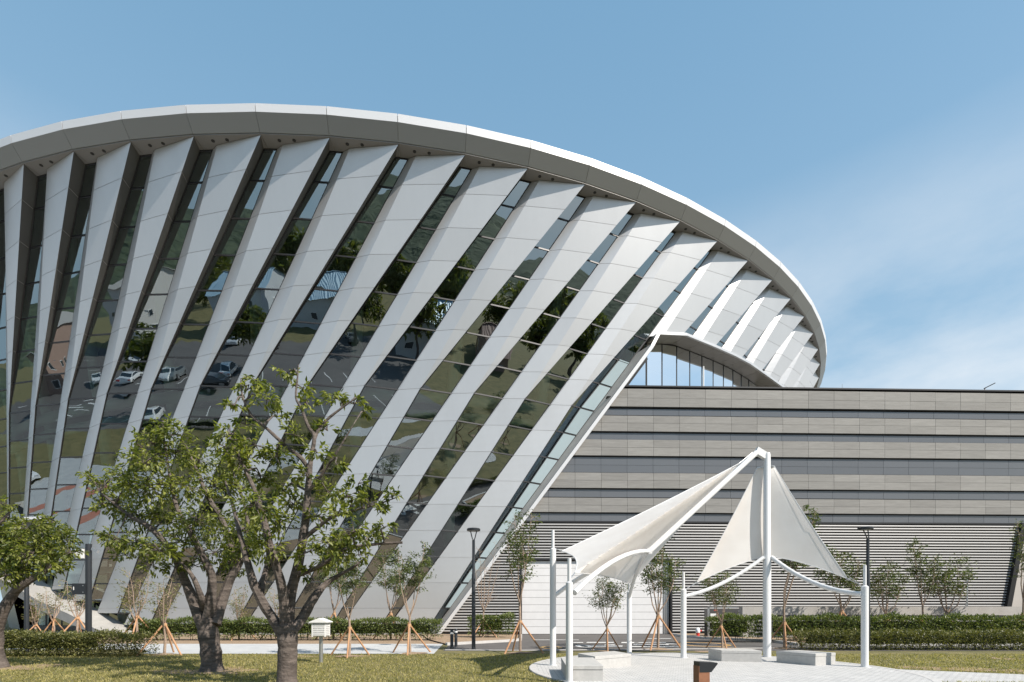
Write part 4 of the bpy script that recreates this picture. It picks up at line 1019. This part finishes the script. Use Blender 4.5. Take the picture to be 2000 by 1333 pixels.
mb = MB(); c = lp((gx(1498, 16.8), 16.8, .03)); mb.lathe([(.125, 0), (.125, 3.15), (.112, 3.2), (.108, 6.55), (.09, 6.62), (.0, 6.63)], 22, c); mb.obj('mast', m_post, pav, smooth=True)
mt = Vector((gx(1498, 16.8), 16.8, 6.6))
def arm(a, b, sag, r, name='arm', n=10):
    a, b = Vector(a), Vector(b); pts = []
    for i in range(n + 1):
        t = i / n; p = a.lerp(b, t); p.z += sag * 4 * t * (1 - t); pts.append(lp(p))
    MB().tube(pts, r, 12).obj(name, m_post, pav, smooth=True)
node = at(1268, 1077, 14.9)
arm(at(1478, 884, 16.75), node, .0, .085, 'boom'); MB().bar(lp(mt + Vector((-.05, 0, -.05))), lp(at(1476, 880, 16.75)), .14, .22).obj('boom_bracket', m_post, pav)
arm(node, at(1083, 1164, 14.3), .22, .06); arm(node, at(1122, 1158, 11.15), .25, .062); arm(node, at(1229, 1166, 17.9), .25, .055)
MB().box(lp(node), (.14, .14, .16)).obj('boom_joint', m_post, pav)
arm(at(1491, 1089, 16.75), at(1338, 1165, 16.5), -.18, .062); arm(at(1507, 1089, 16.75), at(1684, 1161, 13.9), -.25, .07)
def sail(T, A, B, C_, sag, bulge, name, edgesag=(.10, .10, .10, .10)):
    """four-cornered membrane with hollow edges: T-A-B-C"""
    ctr = (T + A + B + C_) / 4; n = 22
    def edge(p, q, s): return lambda t: p.lerp(q, t).lerp(ctr, s * 4 * t * (1 - t))
    eTA, eAB, eCB, eTC = edge(T, A, edgesag[0]), edge(A, B, edgesag[1]), edge(C_, B, edgesag[2]), edge(T, C_, edgesag[3])
    vs = []
    for i in range(n + 1):
        u = i / n
        for j in range(n + 1):
            v = j / n
            p = (1 - v) * eTA(u) + v * eCB(u) + (1 - u) * eTC(v) + u * eAB(v) - ((1 - u) * (1 - v) * T + u * (1 - v) * A + u * v * B + (1 - u) * v * C_)
            f = ((1 - u) * T + (u - v) * A + v * B) if u >= v else ((1 - v) * T + (v - u) * C_ + u * B)
            bi = (1 - u) * (1 - v) * T + u * (1 - v) * A + u * v * B + (1 - u) * v * C_
            p = p + (f - bi) * .95
            vs.append(lp(p))
    fs = [(i * (n + 1) + j, (i + 1) * (n + 1) + j, (i + 1) * (n + 1) + j + 1, i * (n + 1) + j + 1) for i in range(n) for j in range(n)]
    mb = MB(); mb.add(vs, fs); o = mb.obj(name, m_sail, pav, smooth=True)
    # rope hem along the border
    idx = [i * (n + 1) for i in range(n + 1)] + [n * (n + 1) + j for j in range(1, n + 1)] + [i * (n + 1) + n for i in range(n - 1, -1, -1)] + [j for j in range(n - 1, -1, -1)]
    MB().tube([vs[i] for i in idx], .013, 5).obj('hem', m_post, o)
    return o
T1 = at(1443, 906, 16.6); L1 = at(1097, 1077, 14.25); L2 = at(1123, 1119, 11.3); R1 = at(1231, 1141, 17.7)
sail(T1, L1, L2, R1, .1, (0, 0, .10), 'sail', (.06, .10, .06, .05))
for q in (at(1470, 884, 16.72), at(1474, 889, 16.72)): MB().tube([lp(T1), lp(q)], .012, 6).obj('cable', m_steel, pav)
for a, b in ((L1, p1 + Vector((0, 0, .05))), (L2, p2 + Vector((0, 0, .06))), (R1, p3 + Vector((0, 0, .15)))): MB().tube([lp(a), lp(b)], .012, 6).obj('cable', m_steel, pav)
# right sail: hangs behind the mast, hollow lower edges meet at the mast
def sail2():
    TL, TR = at(1479, 914, 16.95), at(1513, 912, 16.95); Lc, Rc = at(1360, 1139, 17.0), at(1657, 1132, 15.95); MB_ = at(1499, 1086, 16.97); n = 24; m = 24
    vs = []
    def q(p, r, c, t): return (1 - t) ** 2 * p + 2 * t * (1 - t) * c + t * t * r
    lc = (TL + Lc) / 2 + Vector((.10, 0, .06)); rc = (TR + Rc) / 2 + Vector((-.12, 0, .03))
    for i in range(n + 1):
        t = i / n; a = q(TL, Lc, lc, t); b = q(TR, Rc, rc, t); mid = q((TL + TR) / 2, MB_, ((TL + TR) / 2 + MB_) / 2 + Vector((0, .04, 0)), t)
        for j in range(m + 1):
            s = j / m
            if s <= .5: w = s * 2; p = a.lerp(mid, w); p += Vector((0, .0, .22 * t * (1 - t) * 0 + .30 * t * t * w * (1 - w)))
            else: w = s * 2 - 1; p = mid.lerp(b, w); p += Vector((0, 0, .38 * t * t * w * (1 - w)))
            p += Vector((0, .06 * math.sin(math.pi * s) ** 2 * t * (1 - t) * 2, 0))
            vs.append(lp(p))
    fs = [(i * (m + 1) + j, (i + 1) * (m + 1) + j, (i + 1) * (m + 1) + j + 1, i * (m + 1) + j + 1) for i in range(n) for j in range(m)]
    mb = MB(); mb.add(vs, fs); o = mb.obj('sail', m_sail, pav, smooth=True)
    idx = [i * (m + 1) for i in range(n + 1)] + [n * (m + 1) + j for j in range(1, m + 1)] + [i * (m + 1) + m for i in range(n - 1, -1, -1)] + [j for j in range(m - 1, -1, -1)]
    MB().tube([vs[i] for i in idx], .013, 5).obj('hem', m_post, o)
    # doubled border bands
    for side in (0, 1):
        m2 = MB(); W_ = 3
        for i in range(n):
            for j in range(W_):
                jj = j if side == 0 else m - 1 - j
                A = [vs[i * (m + 1) + jj], vs[(i + 1) * (m + 1) + jj], vs[(i + 1) * (m + 1) + jj + 1], vs[i * (m + 1) + jj + 1]]
                if j == W_ - 1 and i > 14: continue
                m2.add([p + Vector((0, -.006, -.002)) for p in A], [(0, 1, 2, 3)])
        m2.obj('border_band', m_sail, o, fix=False)
    for a, b in ((TL, (gx(1492, 16.85), 16.85, 6.25)), (TR, (gx(1505, 16.85), 16.85, 6.27)), (Lc, p4 + Vector((0, 0, -.02))), (Rc, p6 + Vector((0, 0, -.02))), (Rc + Vector((.02, 0, .08)), p6 + Vector((-.03, 0, -.02)))):
        MB().tube([lp(a), lp(b)], .013, 6).obj('cable', m_steel, pav)
    for a, b in ((TL, (mt.x, mt.y + .05, TL.z + .02)), (TR, (mt.x, mt.y + .05, TR.z + .02))): MB().bar(lp(a), lp(b), .03, .05).obj('corner_plate', m_steel, pav)
    for c_ in (Lc, Rc): MB().box(lp(c_), (.10, .06, .07)).obj('corner_plate', m_steel, pav)
sail2()

# granite benches on the platform
BH = .33
def bench(poly, label):
    c = sum((Vector((*p, 0)) for p in poly), Vector()) / 4; root = empty('stone_bench', (c.x, c.y, .032)); tag(root, label, 'bench', 'granite benches on the round platform')
    q = [Vector((*p, 0)) - c for p in poly]; mb = MB(); mb.prism([v * .985 for v in q], (0, 0, BH - .09)); mb.obj('block', m_bench, root)
    mb = MB(); mb.prism([v + Vector((0, 0, BH - .086)) for v in q], (0, 0, .086)); o = mb.obj('seat_slab', m_bench, root)
    bv = o.modifiers.new('bevel', 'BEVEL'); bv.width = .008; bv.segments = 2; return root
bench([(1.17, 11.2), (1.98, 11.2), (2.06, 13.1), (1.24, 13.1)], 'granite bench block between two posts, shaded by the sloping sail')
bench([(2.14, 13.36), (3.27, 14.17), (2.99, 15.09), (1.82, 14.33)], 'granite bench block touching a short post under the sloping sail')
bench([(6.22, 15.36), (7.30, 15.1), (7.36, 15.85), (6.1, 16.1)], 'granite bench block between the tall mast and a short post')
bench([(7.71, 15.1), (8.32, 14.17), (9.08, 14.5), (8.55, 15.4)], 'granite bench block set askew beside the tall mast, towards the hedges')

# ------------------------------------------------------------------ street furniture
def lamp(px, Y, H, label, rz=0, lean=0):
    root = empty('street_lamp', (gx(px, Y), Y, 0), rz); tag(root, label, 'street lamp', 'charcoal lamp posts')
    MB().lathe([(.10, 0), (.10, .03), (.075, .05), (.072, H * .62), (.058, H * .63), (.055, H - .45), (.0, H - .44)], 16).obj('pole', m_dark, root, smooth=True)
    hd = MB(); hd.lathe([(.20, H - .10), (.255, H - .09), (.26, H - .02), (.23, H), (.0, H)], 28, (lean, 0, 0)); hd.obj('head', m_dark, root, smooth=True)
    MB().lathe([(.19, H - .112), (.19, H - .10)], 24, (lean, 0, 0)).obj('lens', m_lens, root)
    for s in (-1, 1): MB().tube([(0, 0, H - .48), (s * .05, 0, H - .38), (lean + s * .12, 0, H - .095)], .02, 8).obj('bracket', m_dark, root, smooth=True)
    MB().lathe([(.12, 0), (.12, .012)], 16).obj('base_plate', m_dark, root)
    return root
lamp(925, 19.9, 4.68, 'charcoal lamp post with round flat head standing by the two short bollards')
lamp(1695, 19.6, 4.68, 'charcoal lamp post behind a sail post, in front of the double hedge', .3, -.12)
lamp(52, 19.2, 4.7, 'charcoal lamp post rising into the domed tree above the low hedge', .2)
cp = empty('camera_pole', (gx(173, 19.0), 19.0, 0)); tag(cp, 'dark camera pole with white box, small camera and grey cabinet', 'pole')
zt = zpx(1062, 19)
MB().lathe([(.10, 0), (.10, zt - .02), (.0, zt)], 16).obj('pole', m_dark, cp, smooth=True)
MB().box((-.26, -.02, zpx(1082, 19)), (.30, .16, .34)).obj('radio_box', m_white, cp); MB().box((-.12, 0, zpx(1072, 19)), (.2, .05, .05)).obj('box_bracket', m_steel, cp)
MB().bar((.08, 0, zpx(1075, 19)), (.20, -.02, zpx(1072, 19)), .03, .03).obj('camera_bracket', m_steel, cp)
MB().bar((.16, -.02, zpx(1072, 19)), (.43, -.10, zpx(1079, 19)), .09, .10).obj('camera', m_steel, cp)
zb_ = zpx(1151, 19); cb = MB().box((-.25, -.02, zb_), (.48, .26, .40)).obj('cabinet', m_dark, cp); MB().box((-.42, -.155, zb_ + .02), (.025, .012, .12)).obj('handle', m_white, cb)
for dz in (-.12, .12): MB().box((-.08, -.155, zb_ + dz), (.03, .012, .03)).obj('hinge', m_steel, cb)
ws = empty('weather_box', (gx(627, 15.25), 15.25, 0)); tag(ws, 'small white louvred weather box with pitched roof on a steel post', 'weather box')
MB().lathe([(.055, -.02), (.055, .8)], 12).obj('post', m_steel, ws, smooth=True)
MB().box((0, 0, .985), (.36, .34, .40)).obj('body', m_white, ws)
for i in range(7):
    MB().bar((-.17, -.185, .83 + i * .052), (.17, -.185, .83 + i * .052), .03, .03).obj('slat', m_white, ws); MB().bar((.19, -.16, .83 + i * .052), (.19, .16, .83 + i * .052), .03, .03).obj('slat', m_white, ws)
for x, y in ((-.185, -.18), (.185, -.18), (.185, .17), (-.185, .17)): MB().box((x, y, .985), (.035, .035, .42)).obj('corner_post', m_white, ws)
rf = MB(); rf.prism([(-.26, -.25, 1.19), (.26, -.25, 1.19), (.26, -.25, 1.215), (.0, -.25, 1.315), (-.26, -.25, 1.215)], (0, .5, 0)); rf.obj('roof', m_white, ws)
for px, Y, lb in ((882.5, 20.3, 'short dark bollard with pale ring, nearer the lawn edge'), (890.5, 21.6, 'short dark bollard with pale ring, nearer the hedge')):
    b = empty('bollard', (gx(px, Y), Y, 0)); tag(b, lb, 'bollard', 'pair of short bollards')
    MB().lathe([(.065, 0), (.065, .74), (.055, .76), (.0, .765)], 16).obj('post', m_dark, b, smooth=True); MB().lathe([(.067, .60), (.067, .66)], 16).obj('reflective_ring', m_white, b)
bl = empty('path_light', (gx(1370, 7.0), 7.0, 0), .15); tag(bl, 'brown square bollard light with black slanting head at the platform', 'bollard light')
MB().box((0, 0, .40), (.155, .155, .86)).obj('post', m_rust, bl)
hd = MB(); hd.prism([(-.07, -.08, .745), (.10, -.08, .745), (.195, -.08, .86), (.18, -.08, .872), (-.07, -.08, .885)], (0, .16, 0)); hd.obj('head', m_dark, bl)
mb = MB(); mb.add([(.105, -.06, .752), (.187, -.06, .850), (.187, .06, .850), (.105, .06, .752)], [(0, 1, 2, 3)]); o = mb.obj('lens', m_lens, bl, fix=False); o.location = (.006, 0, -.006)
fh = empty('fire_hydrant', (gx(1363, 28.0), 28.0, .09)); tag(fh, 'small red and white hydrant in front of the louvres by the kerb', 'hydrant')
MB().lathe([(.09, 0), (.085, .16), (.10, .17), (.10, .2)], 12).obj('base', m_red, fh, smooth=True); MB().lathe([(.11, .2), (.13, .3), (.10, .42), (.03, .48), (.0, .49)], 14).obj('bonnet', m_white, fh, smooth=True)
MB().tube([(.05, -.02, .3), (.2, -.05, .3)], .05, 10).obj('outlet', m_red, fh, smooth=True)
# on the wing: roof pole, floodlight, lightning rod, wall pipe
rp_ = empty('roof_pole', (gx(1374, 33.6), 33.6, TOPZ - .45)); tag(rp_, 'slim white pole on the wing roof in front of the curved window', 'pole')
MB().lathe([(.045, 0), (.045, 2.5), (.0, 2.52)], 10).obj('shaft', m_white, rp_, smooth=True); MB().box((-.2, -.05, .55), (.22, .2, .34)).obj('fixture', m_dark, rp_)
MB().bar((-.08, 0, .7), (1.0, -.1, .5), .03, .05).obj('arm', m_dark, rp_); MB().bar((.95, -.1, 0), (.95, -.1, .5), .03, .03).obj('leg', m_dark, rp_)
fl = empty('floodlight', (gx(1921, 32.7), 32.6, TOPZ + .06)); tag(fl, 'small tilted floodlight on the parapet of the stone wing', 'floodlight')
MB().bar((0, 0, 0), (0, 0, .16), .06, .06).obj('stand', m_steel, fl); MB().bar((-.04, 0, .14), (.52, -.1, .42), .12, .05).obj('arm', m_frame, fl)
lr = empty('lightning_rod', (gx(1645, 33.5), 33.5, TOPZ - .45)); tag(lr, 'thin rod standing on the stone wing roof', 'rod')
MB().lathe([(.014, 0), (.012, 1.3), (.0, 1.35)], 8).obj('rod', m_steel, lr); MB().box((0, 0, .04), (.2, .2, .08)).obj('foot', m_conc, lr)
vp = empty('vent_pipe', (gx(1894, 27.3), 27.45, 1.69)); tag(vp, 'thin grey pipe with bent top on the low wall before the louvres', 'pipe')
MB().tube([(0, 0, 0), (0, 0, 1.45), (.04, 0, 1.5), (.16, 0, 1.5)], .03, 8).obj('pipe', m_steel, vp, smooth=True); MB().bar((-.1, 0, 0), (0, 0, .45), .03, .03).obj('brace', m_steel, vp)

# ------------------------------------------------------------------ what lies behind the camera (seen in the glass)
sheet('parking_lot', [(-72, -52), (26, -52), (26, -6), (-72, -4)], .006, m_asph2)
sheet('plaza', [(-64, 7), (-31, 9), (-29, 17.9), (-31, 30.6), (-64, 30.6)], .014, m_path)
sheet('footpath', [(-31, 13.5), (-19, 12), (-11, 5.5), (-3, 1), (10, -1.5), (24, -1.5), (24, .2), (10, .4), (-2, 3), (-9, 7.2), (-18, 14.4), (-31, 16)], .008, m_path)
mb = MB(); mb.lathe([(3.4, -.02), (3.4, .02)], 40); o = mb.obj('paved_platform', m_brick); o.location = (25, 12.5, 0); struct(o)
sheet('road', [(-160, -60), (-76, -56), (-70, 3), (-160, 6)], .008, m_asph)
mb = MB()
for j in range(5):
    for i in range(9): mb.box((-150 + i * 8.5, -8 - j * 9, .014), (3.2, .22, .004))
for i in range(26): mb.box((-75.5 + i * .0 - 2 - 3 * (i % 2), -40 + i * 1.6, .014), (2.6, .4, .004))
struct(mb.obj('lane_marking', m_marking))
mb = MB()
for i in range(30): mb.box((-68 + i * 2.7, -9.5, .012), (.14, 5, .004))
for i in range(30): mb.box((-68 + i * 2.7, -24.5, .012), (.14, 5, .004))
struct(mb.obj('bay_marking', m_marking))
m_redpave = M('red_paver', (.42, .17, .12), .85)
for i, (x, y, w_, d_) in enumerate(((-40, 14, 1.2, 9), (-44, 18, 1.4, 9), (-48, 13, 1.2, 8), (-38, 22, 1.2, 6), (-53, 20, 1.4, 10))):
    mb = MB(); mb.box((x, y, .02), (w_, d_, .004), Matrix.Rotation(.5, 3, 'Z')); struct(mb.obj('red_paving', m_redpave))

def car_proto(col, name):
    mp_ = M('car_paint_' + name, col, .25, .2, coat=.8); root = empty('parked_car')
    prof_ = [(-2.25, .32), (-2.28, .62), (-2.15, .92), (-1.55, 1.0), (-.85, 1.42), (.45, 1.45), (1.25, 1.02), (2.05, .86), (2.28, .62), (2.25, .32)]
    def section(y, sc): return [Vector((x * (1 if z < 1.0 else sc), y, z)) for x, z in prof_]
    mb = MB(); secs = []
    for y, sy in ((-.9, 0), (-.86, 1), (.86, 1), (.9, 0)):
        s = []
        for x, z in prof_:
            yy = y * (1 - .22 * max(0, z - .92) / .53); zz_ = z if sy else max(.36, z - .05); s.append(Vector((x * (1 if sy else .985), yy, zz_)))
        secs.append(s)
    k = len(prof_); vs = [v for s in secs for v in s]
    fs = [(i * k + j, i * k + (j + 1) % k, (i + 1) * k + (j + 1) % k, (i + 1) * k + j) for i in range(3) for j in range(k)] + [tuple(range(k)), tuple(range(4 * k - 1, 3 * k - 1, -1))]
    mb.add(vs, fs); mb.obj('body', mp_, root, smooth=True)
    for s in (-1, 1):
        mb = MB(); f = lambda x, z: (x, s * (.905 * (1 - .22 * max(0, z - .92) / .53) + .004), z)
        mb.add([f(-1.38, 1.02), f(1.05, 1.02), f(.42, 1.37), f(-.82, 1.36)], [(0, 1, 2, 3)]); mb.obj('side_window', m_winglass, root, fix=False)
        for x in (-1.4, 1.4):
            w = MB(); N = 18; w.tube([(x, s * .72, .33), (x, s * .92, .33)], .33, N); wo2 = w.obj('wheel', m_tyre, root, smooth=True); w = MB(); w.tube([(x, s * .90, .33), (x, s * .93, .33)], .2, 14); w.obj('rim', m_steel, wo2)
        MB().box((2.22, s * .62, .68), (.1, .36, .12)).obj('headlight', m_lens, root); MB().box((-2.24, s * .62, .78), (.08, .36, .13)).obj('tail_light', m_red, root)
    for x0_, z0_, x1_, z1_ in ((-1.52, 1.03, -.90, 1.40), (1.22, 1.05, .50, 1.43)):
        mb = MB(); off = -.03 if x0_ < 0 else .03
        mb.add([(x0_ + off, -.72, z0_ + .01), (x0_ + off, .72, z0_ + .01), (x1_ + off, .62, z1_ + .01), (x1_ + off, -.62, z1_ + .01)], [(0, 1, 2, 3)]); mb.obj('windscreen', m_winglass, root, fix=False)
    return root
cw = car_proto((.78, .78, .78), 'white'); cdk = car_proto((.03, .032, .04), 'dark'); cgy = car_proto((.20, .22, .23), 'grey')
carspots = [(cw, -35.2, -10.0, 1.5, 'white car parked behind the lawn, reflected in the glass between fins'), (cdk, -33.0, -19.5, .2, 'black car in the second parking row, reflected beside the pale hall'), (cdk, -26.5, -8.8, 1.6, 'black car parked next to the lawn hedge in the reflection'),
            (cdk, -22.0, -19.0, .1, 'dark car parked below the blue roofs in the reflection'), (cgy, -50.5, -7.5, .5, 'grey saloon at the edge of the parking lot nearest the road'), (cw, -43.0, -9.0, 1.4, 'white car beside the young trees of the parking lot'),
            (cw, -58.0, -26.0, .9, 'white car far back in the parking lot by the road'), (cgy, -48, -25.0, 1.5, 'grey car in the far parking row'), (cw, -66, 14, .3, 'white car driving by the plaza'), (cgy, -10, -24.5, 1.5, 'grey car parked alone near the blue roofed shed')]
for i in range(9): carspots.append(((cw, cdk, cgy)[i * 7 % 3], -66 + i * 2.7 * 2 + 1.3, -24.6, 1.57 if i % 2 else -1.57, ('white', 'black', 'grey')[i * 7 % 3] + ' car parked in the middle row of marked bays'))
for i in range(8): carspots.append(((cdk, cw, cgy)[i * 5 % 3], -52 + i * 8.1, -46.5, 1.57, ('black', 'white', 'grey')[i * 5 % 3] + ' car parked in the row under the blue roofs'))
for i in range(5): carspots.append(((cgy, cw, cdk)[i % 3], -92 + i * 3.1, -20 - i * 6, .9, ('grey', 'white', 'black')[i % 3] + ' car on the road beyond the parking lot'))
used = set()
for c_, x, y, rz, lb in carspots:
    o = c_ if id(c_) not in used else copy_tree(c_); used.add(id(c_)); o.location = (x, y, .008); o.rotation_euler = (0, 0, rz); tag(o, lb, 'car', 'cars in the parking lot')
def shed(x, y, w, d, h, rh, rz, wallm, roofm, label, nwin=4):
    root = empty('shed', (x, y, 0), rz); tag(root, label, 'building', 'sheds beyond the parking lot')
    mb = MB(); mb.prism([(-w / 2, -d / 2, 0), (-w / 2, d / 2, 0), (-w / 2, d / 2, h), (-w / 2, 0, h + rh), (-w / 2, -d / 2, h)], (w, 0, 0)); mb.obj('wall', wallm, root)
    for s in (-1, 1):
        mb = MB(); n = int(w / .45); a = []; ov = .6
        for i in range(n * 2 + 1):
            xx = -w / 2 - .4 + (w + .8) * i / (n * 2); dz = .09 if i % 2 else 0
            a += [Vector((xx, 0, h + rh + .06 + dz)), Vector((xx, s * (d / 2 + ov), h - rh * ov / (d / 2) + .06 + dz))]
        mb.add(a, [(2 * i, 2 * i + 2, 2 * i + 3, 2 * i + 1) for i in range(n * 2)]); mb.obj('roof_sheet', roofm, root, fix=False)
    MB().bar((-w / 2 - .4, 0, h + rh + .2), (w / 2 + .4, 0, h + rh + .2), .5, .12).obj('ridge', roofm, root)
    rows_ = max(1, int(h / 3.4)); zs_ = [h * .45] if rows_ == 1 else [1.8 + 3.2 * q for q in range(rows_)]
    for z_ in zs_:
        for sd in (-1, 1):
            for i in range(nwin):
                xx = -w / 2 + (i + .5) * w / nwin
                f = MB().box((xx, sd * (d / 2 + .02), z_), (1.6, .08, 1.3)).obj('window', m_white, root); MB().box((xx, sd * (d / 2 + .07), z_), (1.4, .03, 1.1)).obj('pane', m_winglass, f)
            for i in range(max(2, nwin // 2)):
                n_ = max(2, nwin // 2); yy = -d / 2 + (i + .5) * d / n_
                f = MB().box((sd * (w / 2 + .02), yy, z_), (.08, 1.6, 1.3)).obj('window', m_white, root); MB().box((sd * (w / 2 + .07), yy, z_), (.03, 1.4, 1.1)).obj('pane', m_winglass, f)
    return root
shed(-42, -66, 26, 15, 7.6, 2.6, .12, m_wallpale, m_roofblue, 'large pale hall with blue sheet roof beyond the parked cars')
shed(-14, -70, 18, 13, 6.0, 2.4, -.1, m_wallpale, m_roofblue, 'middle pale shed with blue sheet roof beyond the parking lot')
shed(30, -42, 16, 11, 5.2, 2.6, .35, m_wallpale, m_roofblue, 'blue roofed house among trees beyond the parking lot corner')
shed(52, -30, 15, 11, 4.6, 2.4, .5, m_wallbrown, M('brown_roof', (.22, .12, .09), .7), 'brown brick house with brown roof among trees')
shed(-96, -64, 34, 16, 12, 2, .3, M('white_block_wall', (.62, .60, .58), .8), m_conc, 'tall pale block across the road', 8)
shed(-126, -30, 30, 16, 10, 2, 1.0, m_wallbrown, m_conc, 'brown block across the road junction', 8)
def far_tree(seed, H, Rr, n):
    g = np.random.default_rng(seed); root = empty('broad_tree'); LP = []; LD = []; wood = MB(); wood.tube([(0, 0, -.1), (.1, 0, H * .4), (0, .1, H * .8)], [H * .025, H * .02, .05], 7)
    for i in range(26):
        d = g.normal(size=3); d[2] = abs(d[2]) * .9 - .25; d /= np.linalg.norm(d); c = np.array([0, 0, H * .58]) + d * np.array([Rr, Rr, H * .40]) * g.uniform(.35, .95); r = Rr * g.uniform(.28, .45)
        p, q, _ = leaves_in(c, r, n // 26, g=g); LP.append(p); LD.append(q); wood.tube([(0, 0, H * .42), tuple(c)], [.06, .02], 4, cap=False)
    wood.obj('trunk', m_bark, root); link('crown', leaf_mesh('crown', np.concatenate(LP), np.concatenate(LD), H * .055, H * .032, m_leafT, g), root); return root
ft = [far_tree(61, 13, 5.0, 4200), far_tree(62, 11, 4.2, 3600), far_tree(63, 15, 4.6, 4200)]
spots = [(-62, -78, 0, 'tree behind the road end of the large pale hall'), (-30, -84, 2, 'tree behind the shed end of the large pale hall'), (-22, -88, 1, 'tree between the large hall and the middle shed'), (-4, -86, 2, 'tree behind the middle shed'), (8, -72, 0, 'tree beside the middle shed'),
         (16, -58, 2, 'tree beside the blue roofed house'), (24, -58, 1, 'tree behind the blue roofed house'), (38, -58, 0, 'tree behind the corner of the blue roofed house'), (46, -46, 2, 'tree between the blue roofed and the brown house'), (58, -44, 0, 'tree behind the brown house'), (70, -26, 2, 'tall tree beside the brown house'),
         (64, -12, 0, 'tree on the lawn beyond the brown house'), (78, -4, 1, 'tree at the far lawn edge'), (90, -14, 2, 'tall tree at the far lawn edge'), (86, 8, 0, 'tree near the far end of the stone wing'), (-52, -14, 1, 'tree on the parking island near the grey saloon'), (-28, -30, 1, 'tree on the parking island below the pale hall'), (100, 4, 2, 'tall tree past the end of the stone wing'), (-78, -90, 0, 'tree behind the tall pale block'),
         (5, -44, 1, 'tree in front of the middle shed'), (0, -96, 2, 'tall tree far behind the middle shed'), (14, -82, 0, 'tree far behind, between shed and blue roofed house'), (30, -74, 2, 'tall tree far behind the blue roofed house'), (52, -64, 2, 'tall tree far behind the brown house'), (72, -52, 0, 'tree far beyond the brown house'), (84, -36, 2, 'tall tree past the brown house'), (-12, -98, 0, 'tree far behind the gap between hall and shed'), (104, -24, 2, 'tall tree at the very end of the lawn'), (22, -34, 1, 'tree in front of the blue roofed house')]
for i in range(16):
    a = R(196 + i * 7.5); rr_ = 128 + 14 * (i % 3); spots.append((rr_ * math.cos(a) - 10, rr_ * math.sin(a) + 10, i % 3, 'tree in the far row before the wooded hills'))
used = set()
for i, (x, y, k, lb) in enumerate(spots):
    o = ft[k] if k not in used else copy_tree(ft[k]); used.add(k); o.location = (x, y, 0); o.rotation_euler = (0, 0, i * 1.3); s = .8 + .4 * ((i * 37) % 10) / 10; o.scale = (s, s, s); tag(o, 'broad leafy ' + lb, 'tree', 'trees behind the parking lot')
# wooded hills closing the view behind
mb = MB(); vs = []; fs = []; N = 120
for i in range(N + 1):
    a = R(150) + R(240) * i / N; h = 24 + 11 * math.sin(i * .21) + 7 * math.sin(i * .53 + 1) + 2.0 * math.sin(i * 2.1)
    for r, z in ((230, 0), (300, h * .6), (380, h)): vs.append((r * math.cos(a), r * math.sin(a), z))
for i in range(N):
    for j in range(2): fs.append((i * 3 + j, i * 3 + j + 1, i * 3 + 4 + j, i * 3 + 3 + j))
mb.add(vs, fs); o = mb.obj('hills', M('wooded_hill', (.035, .055, .028), .95, noise=(.06, (.07, .09, .045), 8, .35, .7), bump=(.15, 1, 6)), fix=False); struct(o)
